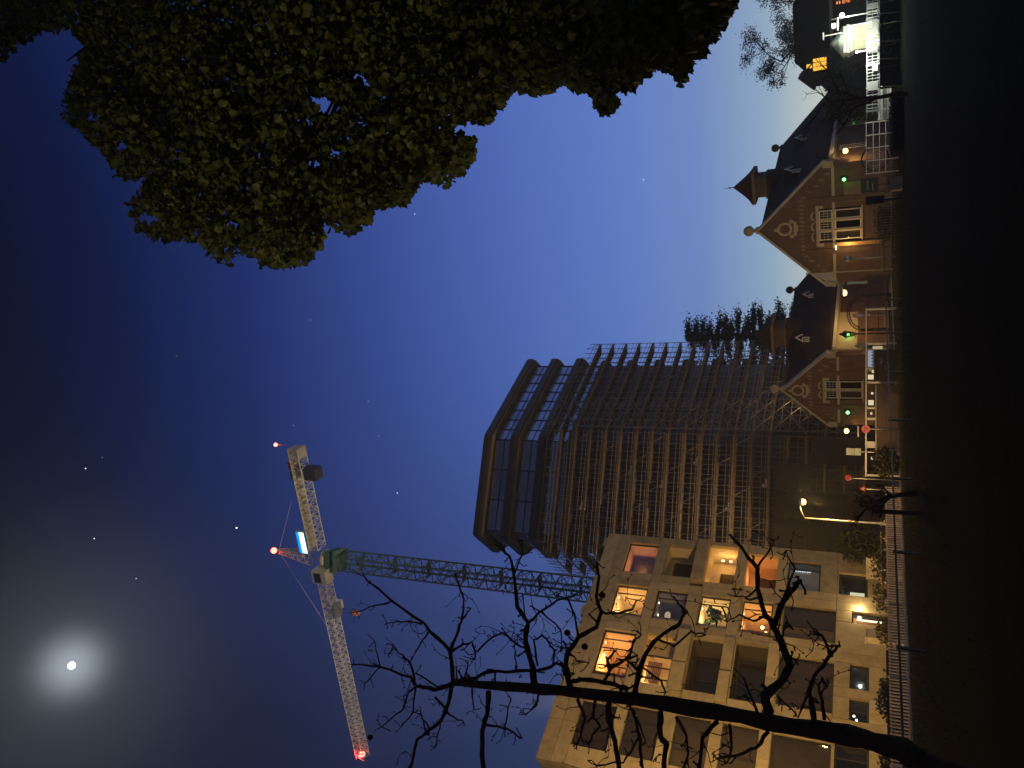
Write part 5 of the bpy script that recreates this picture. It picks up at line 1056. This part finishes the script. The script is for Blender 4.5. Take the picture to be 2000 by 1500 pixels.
for i in range(n1):
    for j in range(n2):
        s_, t_ = i/(n1-1), j/(n2-1); x_ = -.05-1.05*s_*(.55+.45*t_); z_ = 5.85-1.55*t_-1.0*s_*(1-.45*t_); vs.append((x_, .14*math.sin(s_*9+t_*3)*s_, z_))
g.add(vs, [(i*n2+j, i*n2+j+1, (i+1)*n2+j+1, (i+1)*n2+j) for i in range(n1-1) for j in range(n2-1)], True); fl = g.build('flag', mat('pale_flag', (.42, .40, .36), .8), None, loc=(8.85, 66, 0)); tag(fl, 'limp pale flag hanging from the slim flagpole', 'flag')
# iron gate with overthrow arch
T = thing('iron_gate', 'wrought iron gate with lattice arch between the two houses', 'gate', (5.9, 70, 0), R(-4))
for x_ in (-1.42, 1.42): MB().box(x_-.12, x_+.12, -.12, .12, 0, 2.35).build('gate_pier', DARKMET, T, local=True)
g = MB(); N_ = 18
for k in range(N_):
    a, c = math.pi*k/N_, math.pi*(k+1)/N_
    for r_ in (1.42, 1.14): g.tube([(r_*math.cos(a), 0, 2.36+.72*r_*math.sin(a)), (r_*math.cos(c), 0, 2.36+.72*r_*math.sin(c))], .03, 4)
    g.tube([(1.42*math.cos(a), 0, 2.36+.72*1.42*math.sin(a)), (1.14*math.cos(c), 0, 2.36+.72*1.14*math.sin(c))], .02, 4)
    g.tube([(1.14*math.cos(a), 0, 2.36+.72*1.14*math.sin(a)), (1.42*math.cos(c), 0, 2.36+.72*1.42*math.sin(c))], .02, 4)
g.build('arch', mat('gate_iron', (.08, .065, .05), .5, .2), T, local=True)
me = MB().box(-.012, .012, -.012, .012, .1, 1.9).mesh('bar'); me.materials.append(DARKMET)
for k in range(17): inst(me, 'bar', T, (-1.2+.15*k, 0, 0))
for z in (.2, 1.0, 1.8): MB().box(-1.3, 1.3, -.02, .02, z-.025, z+.025).build('rail', DARKMET, T, local=True)
def iron_railing(label, a, c, h, m, step=.2, rails=(.2, 1.0)):
    a, c = Vector(a), Vector(c); d = (c-a).normalized(); ln = (c-a).length; T = thing('garden_railing', label, 'railing', a, math.atan2(d.y, d.x)); me = MB().box(-.012, .012, -.012, .012, .05, h).mesh('bar'); me.materials.append(m)
    for k in range(int(ln/step)+1): inst(me, 'bar', T, (k*step, 0, random.uniform(-.02, .02)))
    for z in rails: MB().box(0, ln, -.02, .02, z-.02, z+.02).build('rail', m, T, local=True)
iron_railing('dark iron railing with pale top rail before the larger house', (8.4, 63.2, 0), (16.2, 59.5, 0), 1.25, mat('railing_iron', (.14, .12, .09), .5), rails=(.25, 1.22))
iron_railing('dark iron railing between the gate and the brick parapet', (.9, 61, 0), (4.4, 66, 0), 1.5, mat('railing_iron', (.14, .12, .09), .5), rails=(.25, 1.3))
for lb_, x_, y_, h in (('folded grey parasol beside the smaller house, farther right', 3.35, 74.2, 2.9), ('folded grey parasol before the smaller house, lower one', 2.7, 73, 2.35)):
    T = thing('parasol', lb_, 'parasol', (x_, y_, 0)); g = MB(); g.lathe([(.04, 0), (.36, -.75), (.34, -.8), (.26, -1.15), (.2, -1.6)], (0, 0, h), 8); g.build('canopy', mat('parasol_cloth', (.34, .33, .29), .8), T, local=True); post(T, h-.2, .03, DARKMET)
# van with pale windscreen, dark cabinet
T = thing('parked_van', 'pale blue parked van seen end-on behind the dark cabinet', 'van', (2.05, 68, 0), R(4))
g = MB(); g.prism([(-.88, .3), (.88, .3), (.9, 1.0), (.82, 1.4), (-.82, 1.4), (-.9, 1.0)], 0, 4.0); g.build('body', mat('van_blue', (.45, .50, .58), .35), T, local=True); g = MB(); g.prism([(-.80, 1.402), (.80, 1.402), (.72, 1.86), (-.72, 1.86)], .15, 3.9); g.build('cabin', mat('van_blue', (.45, .50, .58), .35), T, local=True)
MB().box(-.66, .66, .10, .147, 1.45, 1.78).build('rear_window', emit('van_glass_glow', (.62, .72, .95), .42), T, local=True)  # glow put into the glass in place of its reflection
for x_ in (-.5, -.25, 0, .25, .5): MB().box(x_-.03, x_+.03, .05, .098, 1.42, 1.56).build('ladder_bar', DARKMET, T, local=True)
for x_ in (-.75, .75):
    MB().box(x_-.08, x_+.08, -.04, -.002, .85, 1.1).build('tail_lamp', RED, T, local=True)
    for y_ in (.8, 3.2): g = MB(); g.ring((x_, y_, .33), .24, .09, (1, 0, 0), 16, 6); g.build('wheel', mat('tyre', (.02, .02, .02), .7), T, local=True)
MB().box(-.26, .26, -.02, -.002, .5, .62).build('number_plate', mat('plate_yellow', (.6, .45, .06), .5), T, local=True)
T = thing('utility_cabinet', 'big dark utility cabinet with faint scratches beside the brick parapet', 'cabinet', (1.15, 54.4, 0), R(3)); MB().box(-.95, 1.0, -.3, .3, .08, 1.33).build('body', mat('cabinet_paint', (.03, .03, .028), .5), T, local=True); MB().box(-1.0, 1.05, -.35, .35, 1.332, 1.39).build('lid', mat('cabinet_paint', (.03, .03, .028), .5), T, local=True)
for x0 in (-.93, .03): MB().box(x0, x0+.93, -.33, -.302, .14, 1.28).build('door', mat('cabinet_door', (.035, .034, .03), .5), T, local=True)
g = MB()
for x_, z_ in ((.1, 1.0), (.2, .95), (.35, .98), (-.1, .7), (-.25, .72), (.5, .6)): g.tube([(x_, -.335, z_), (x_+.07, -.335, z_+.06), (x_+.1, -.335, z_-.04)], .008, 3)
g.build('scratch_marks', WHITE, T, local=True)
T = thing('notice_board', 'pale yellowish notice plate beside the utility cabinet', 'notice board', (2.35, 55.2, 0)); post(T, 1.5); MB().box(-.09, .11, -.06, -.03, .9, 1.48).build('board', emit('notice_glow', (1, .8, .45), .45), T, local=True)  # board colour emits a faint glow of its own
# ------------------------------------------------------------------ right end: bright railing, kiosk, hoarding
RAILW = mat('bright_white_rail', (.82, .84, .80), .5, var=.05)
T = thing('white_railing', 'brilliantly lit white railing with close bars at the right end', 'railing', (25.0, 51.6, 0), math.pi)
for z in (1.12, 1.2, 1.5, 1.8): MB().box(0, 8.6, -.03, .03, z-.025, z+.025).build('rail', RAILW, T, local=True)
me = MB().box(-.03, .03, -.02, .02, 1.15, 1.8).mesh('bar'); me.materials.append(RAILW)
for k in range(44): inst(me, 'bar', T, (k*.196+random.uniform(-.02, .02), .055, 0), 0, (random.uniform(.5, 1.1), 1, 1))
for k in range(7): MB().box(k*1.4-.05, k*1.4+.05, -.05, .05, 0, 1.86).build('post', RAILW, T, local=True)
for k, (x_, w_) in enumerate(((.5, .5), (1.9, .35), (2.9, .9), (4.6, .3), (5.6, .45), (6.7, .5))): MB().box(x_, x_+w_, .09, .12, 1.2, 1.2+.3+.28*(k % 2)).build('infill_panel', RAILW, T, local=True)
T = thing('kiosk', 'cream tented kiosk with stepped pyramid roof beside the floodlight', 'kiosk', (22.55, 55.2, 0), R(-12))
CRM = mat('cream_canvas', (.66, .62, .40), .8, var=.12, scale=5)
for k in range(9): 
    x_ = -.72+k*.16; MB().box(x_, x_+.157, -.74-.02*(k % 2), -.70, .1, 2.62).build('wall_panel', CRM, T, local=True)
MB().box(-.72, .72, -.69, .72, .1, 2.62).build('wall', CRM, T, local=True)
for k, (z, w) in enumerate(((2.63, .80), (2.83, .86), (3.03, .80))): MB().box(-w, w, -w, w, z, z+.17).build('canopy_tier', mat('canopy_cloth', (.70, .72, .62), .7), T, local=True)
g = MB(); g.lathe([(1.02, 0), (.6, .33), (.22, .66), (.03, .8)], (0, 0, 3.21), 4); g.build('canopy_roof', mat('canopy_roof_cloth', (.45, .50, .42), .7), T, local=True)
MB().box(.75, .80, -.9, -.3, .3, 2.9).build('lit_side_panel', emit('floodlit_panel_glow', (.95, 1, .95), 1.3), T, local=True)  # glow put into the panel for the floodlit kiosk side
T = thing('floodlight_mast', 'white floodlight mast with cross arms over the bright kiosk', 'floodlight', (23.3, 53.2, 0)); post(T, 3.9, .03, WHITE)
MB().box(-.75, .05, -.03, .03, 3.45, 3.52).build('cross_arm', WHITE, T, local=True); MB().box(-1.0, -.95, -.04, .04, 3.2, 4.3).build('upright', WHITE, T, local=True); MB().box(-1.2, -.75, -.04, .04, 4.302, 4.38).build('cross_arm', WHITE, T, local=True); MB().box(-.6, -.3, -.08, .08, 3.6, 3.85).build('control_box', WHITE, T, local=True)
g = MB(); g.ball((.12, -.1, 3.25), .13, 10); g.build('lamp', emit('cool_flood', (.92, .97, 1), 30), T, local=True); point_light('cool_flood_light', (.12, -.45, 3.2), 420, (.93, 1, .84), .15, T)
point_light('rail_fill_light', (-3.2, -2.4, 2.6), 480, (.93, 1, .86), .1, T)  # light added to brighten the white railing
T2 = thing('added_rail_lamp', 'small white lamp on a post, added to brighten the white railing', 'lamp', (20.1, 51.0, 0)); post(T2, 2.3, .025, WHITE); g = MB(); g.ball((0, 0, 2.35), .07, 8); g.build('bulb', emit('cool_flood', (.92, .97, 1), 30), T2, local=True)  # post and bulb added where the extra railing light sits
T = thing('led_sign', 'small orange illuminated sign hung over the dark house front', 'sign', (28.3, 62, 0)); MB().box(-.18, .2, -.05, .0, 2.9, 4.0).build('board', DARKMET, T, local=True); post(T, 2.9, .04, DARKMET)
g = MB()
for k, (x_, z_, w_, h_) in enumerate(((0, 3.86, .1, .1), (0, 3.68, .1, .1), (0, 3.45, .13, .07), (0, 3.33, .13, .04), (.03, 3.22, .09, .05), (0, 3.1, .13, .06), (-.02, 2.99, .08, .04))): g.box(x_-w_, x_+w_, -.06, -.052, z_-h_/2, z_+h_/2)
g.build('lit_letters', emit('led_orange', (1, .28, .08), 1.3), T, local=True)
T = thing('hoarding', 'dark site hoarding with faint looping graffiti below the white railing', 'hoarding', (16.9, 48.9, 0))
for k in range(5): MB().box(k*1.24+.01, k*1.24+1.225, -.02-.008*(k % 2), .03, .05, 1.12).build('board', mat('hoarding_board', (.028, .028, .026), .6), T, local=True)
for x_ in (.02, 1.6, 2.6, 4.2, 6.1): g = MB(); g.tube([(x_, -.07, 0), (x_+.1, -.09, 1.14)], .035, 6); g.build('prop', GREYMET, T, local=True)
g = MB()
for cx0, cz0, rx, rz_ in ((2.2, .75, .2, .2), (2.9, .85, .28, .16), (3.3, .6, .14, .28), (3.75, .7, .3, .2), (2.6, .4, .18, .1)):
    pts = [(cx0+rx*math.cos(a*.5)*(1+.2*math.sin(a)), -.045, cz0+rz_*math.sin(a*.5)) for a in range(11)]; g.tube(pts, .014, 4)
g.build('graffiti', mat('graffiti_paint', (.22, .22, .24), .6), T, local=True)
T = thing('barrier', 'white slatted barrier panel right of the low dark hedge', 'barrier', (16.3, 52.6, 0)); 
for k in range(5): MB().box(0, 2.0, -.03, .0, .45+k*.15, .57+k*.15).build('slat', RAILW, T, local=True)
for x_ in (.05, 1.0, 1.95): MB().box(x_-.04, x_+.04, .002, .06, 0, 1.2).build('post', RAILW, T, local=True)
T = thing('white_fence', 'thin white rail fence in front of the larger house side wall', 'fence', (13.2, 53.2, 0))
for z in (.75, 1.1, 1.45, 1.85): MB().box(0, 3.2, -.015, .015, z-.02, z+.02).build('rail', WHITE, T, local=True)
for x_ in (0, .8, 1.6, 2.4, 3.2): MB().box(x_-.03, x_+.03, -.03, .03, 0, 1.9).build('post', WHITE, T, local=True)
T = thing('hedge', 'low square dark hedge in front of the white slatted barrier', 'hedge', (12.3, 46, 0)); MB().box(.1, 3.2, -.45, .45, 0, .55).build('stems', mat('hedge_core', (.02, .02, .012), .9), T, local=True)
Pn = np.stack([rng.uniform(0, 3.3, 2600), rng.uniform(-.5, .5, 2600), rng.uniform(.02, .66, 2600)], 1)+np.array([12.3, 46, 0]); V, Fc = leaves_np(Pn, .09, .1); mesh_np('leaves', V, Fc, LEAF_D, T, kind='stuff')
T = thing('ring_sculpture', 'large dark standing metal ring beside the larger house', 'sculpture', (14.6, 55, 0), R(-20)); g = MB(); g.ring((0, 0, 1.35), .78, .05, (0, 1, 0), 30, 6); g.build('ring', DARKMET, T, local=True); g = MB(); g.ring((0, .02, 1.35), .5, .025, (0, 1, 0), 24, 5); g.build('inner_ring', GREYMET, T, local=True); post(T, .58, .05, DARKMET)
T = thing('information_board', 'dark information board with pale scrawled marks before the larger house', 'notice board', (13.35, 57, 0), R(-8)); post(T, 1.2, .04, DARKMET); ib = MB().box(-.48, .48, -.05, -.02, 1.15, 2.2).build('board', mat('board_dark', (.05, .045, .03), .6), T, local=True)
g = MB()
for k in range(7): x_ = .32-k*.09; g.tube([(x_, -.056, 1.75), (x_-.03, -.056, 1.86), (x_-.06, -.056, 1.72)], .012, 4)
g.box(-.34, .1, -.058, -.053, 1.45, 1.49); g.build('scrawl', STONE2, ib, local=True)
T = thing('electrical_box', 'cream electrical box low on the lawn edge before the larger house', 'box', (10.95, 47, 0)); MB().box(-.36, .36, -.2, .2, 0, .56).build('body', mat('cream_box', (.50, .48, .34), .6), T, local=True); MB().box(-.38, .38, -.22, .22, .562, .6).build('lid', mat('cream_lid', (.3, .3, .26), .6), T, local=True)
T = thing('ticket_machine', 'dark squat parking machine on a post beside the cream electrical box', 'parking machine', (10.35, 48, 0)); MB().box(-.22, .22, -.2, .2, .9, 1.85).build('body', DARKMET, T, local=True); post(T, .9, .09, DARKMET); MB().box(-.15, .15, -.23, -.202, 1.4, 1.7).build('screen', mat('cab_glass', (.03, .03, .08), .1), T, local=True)
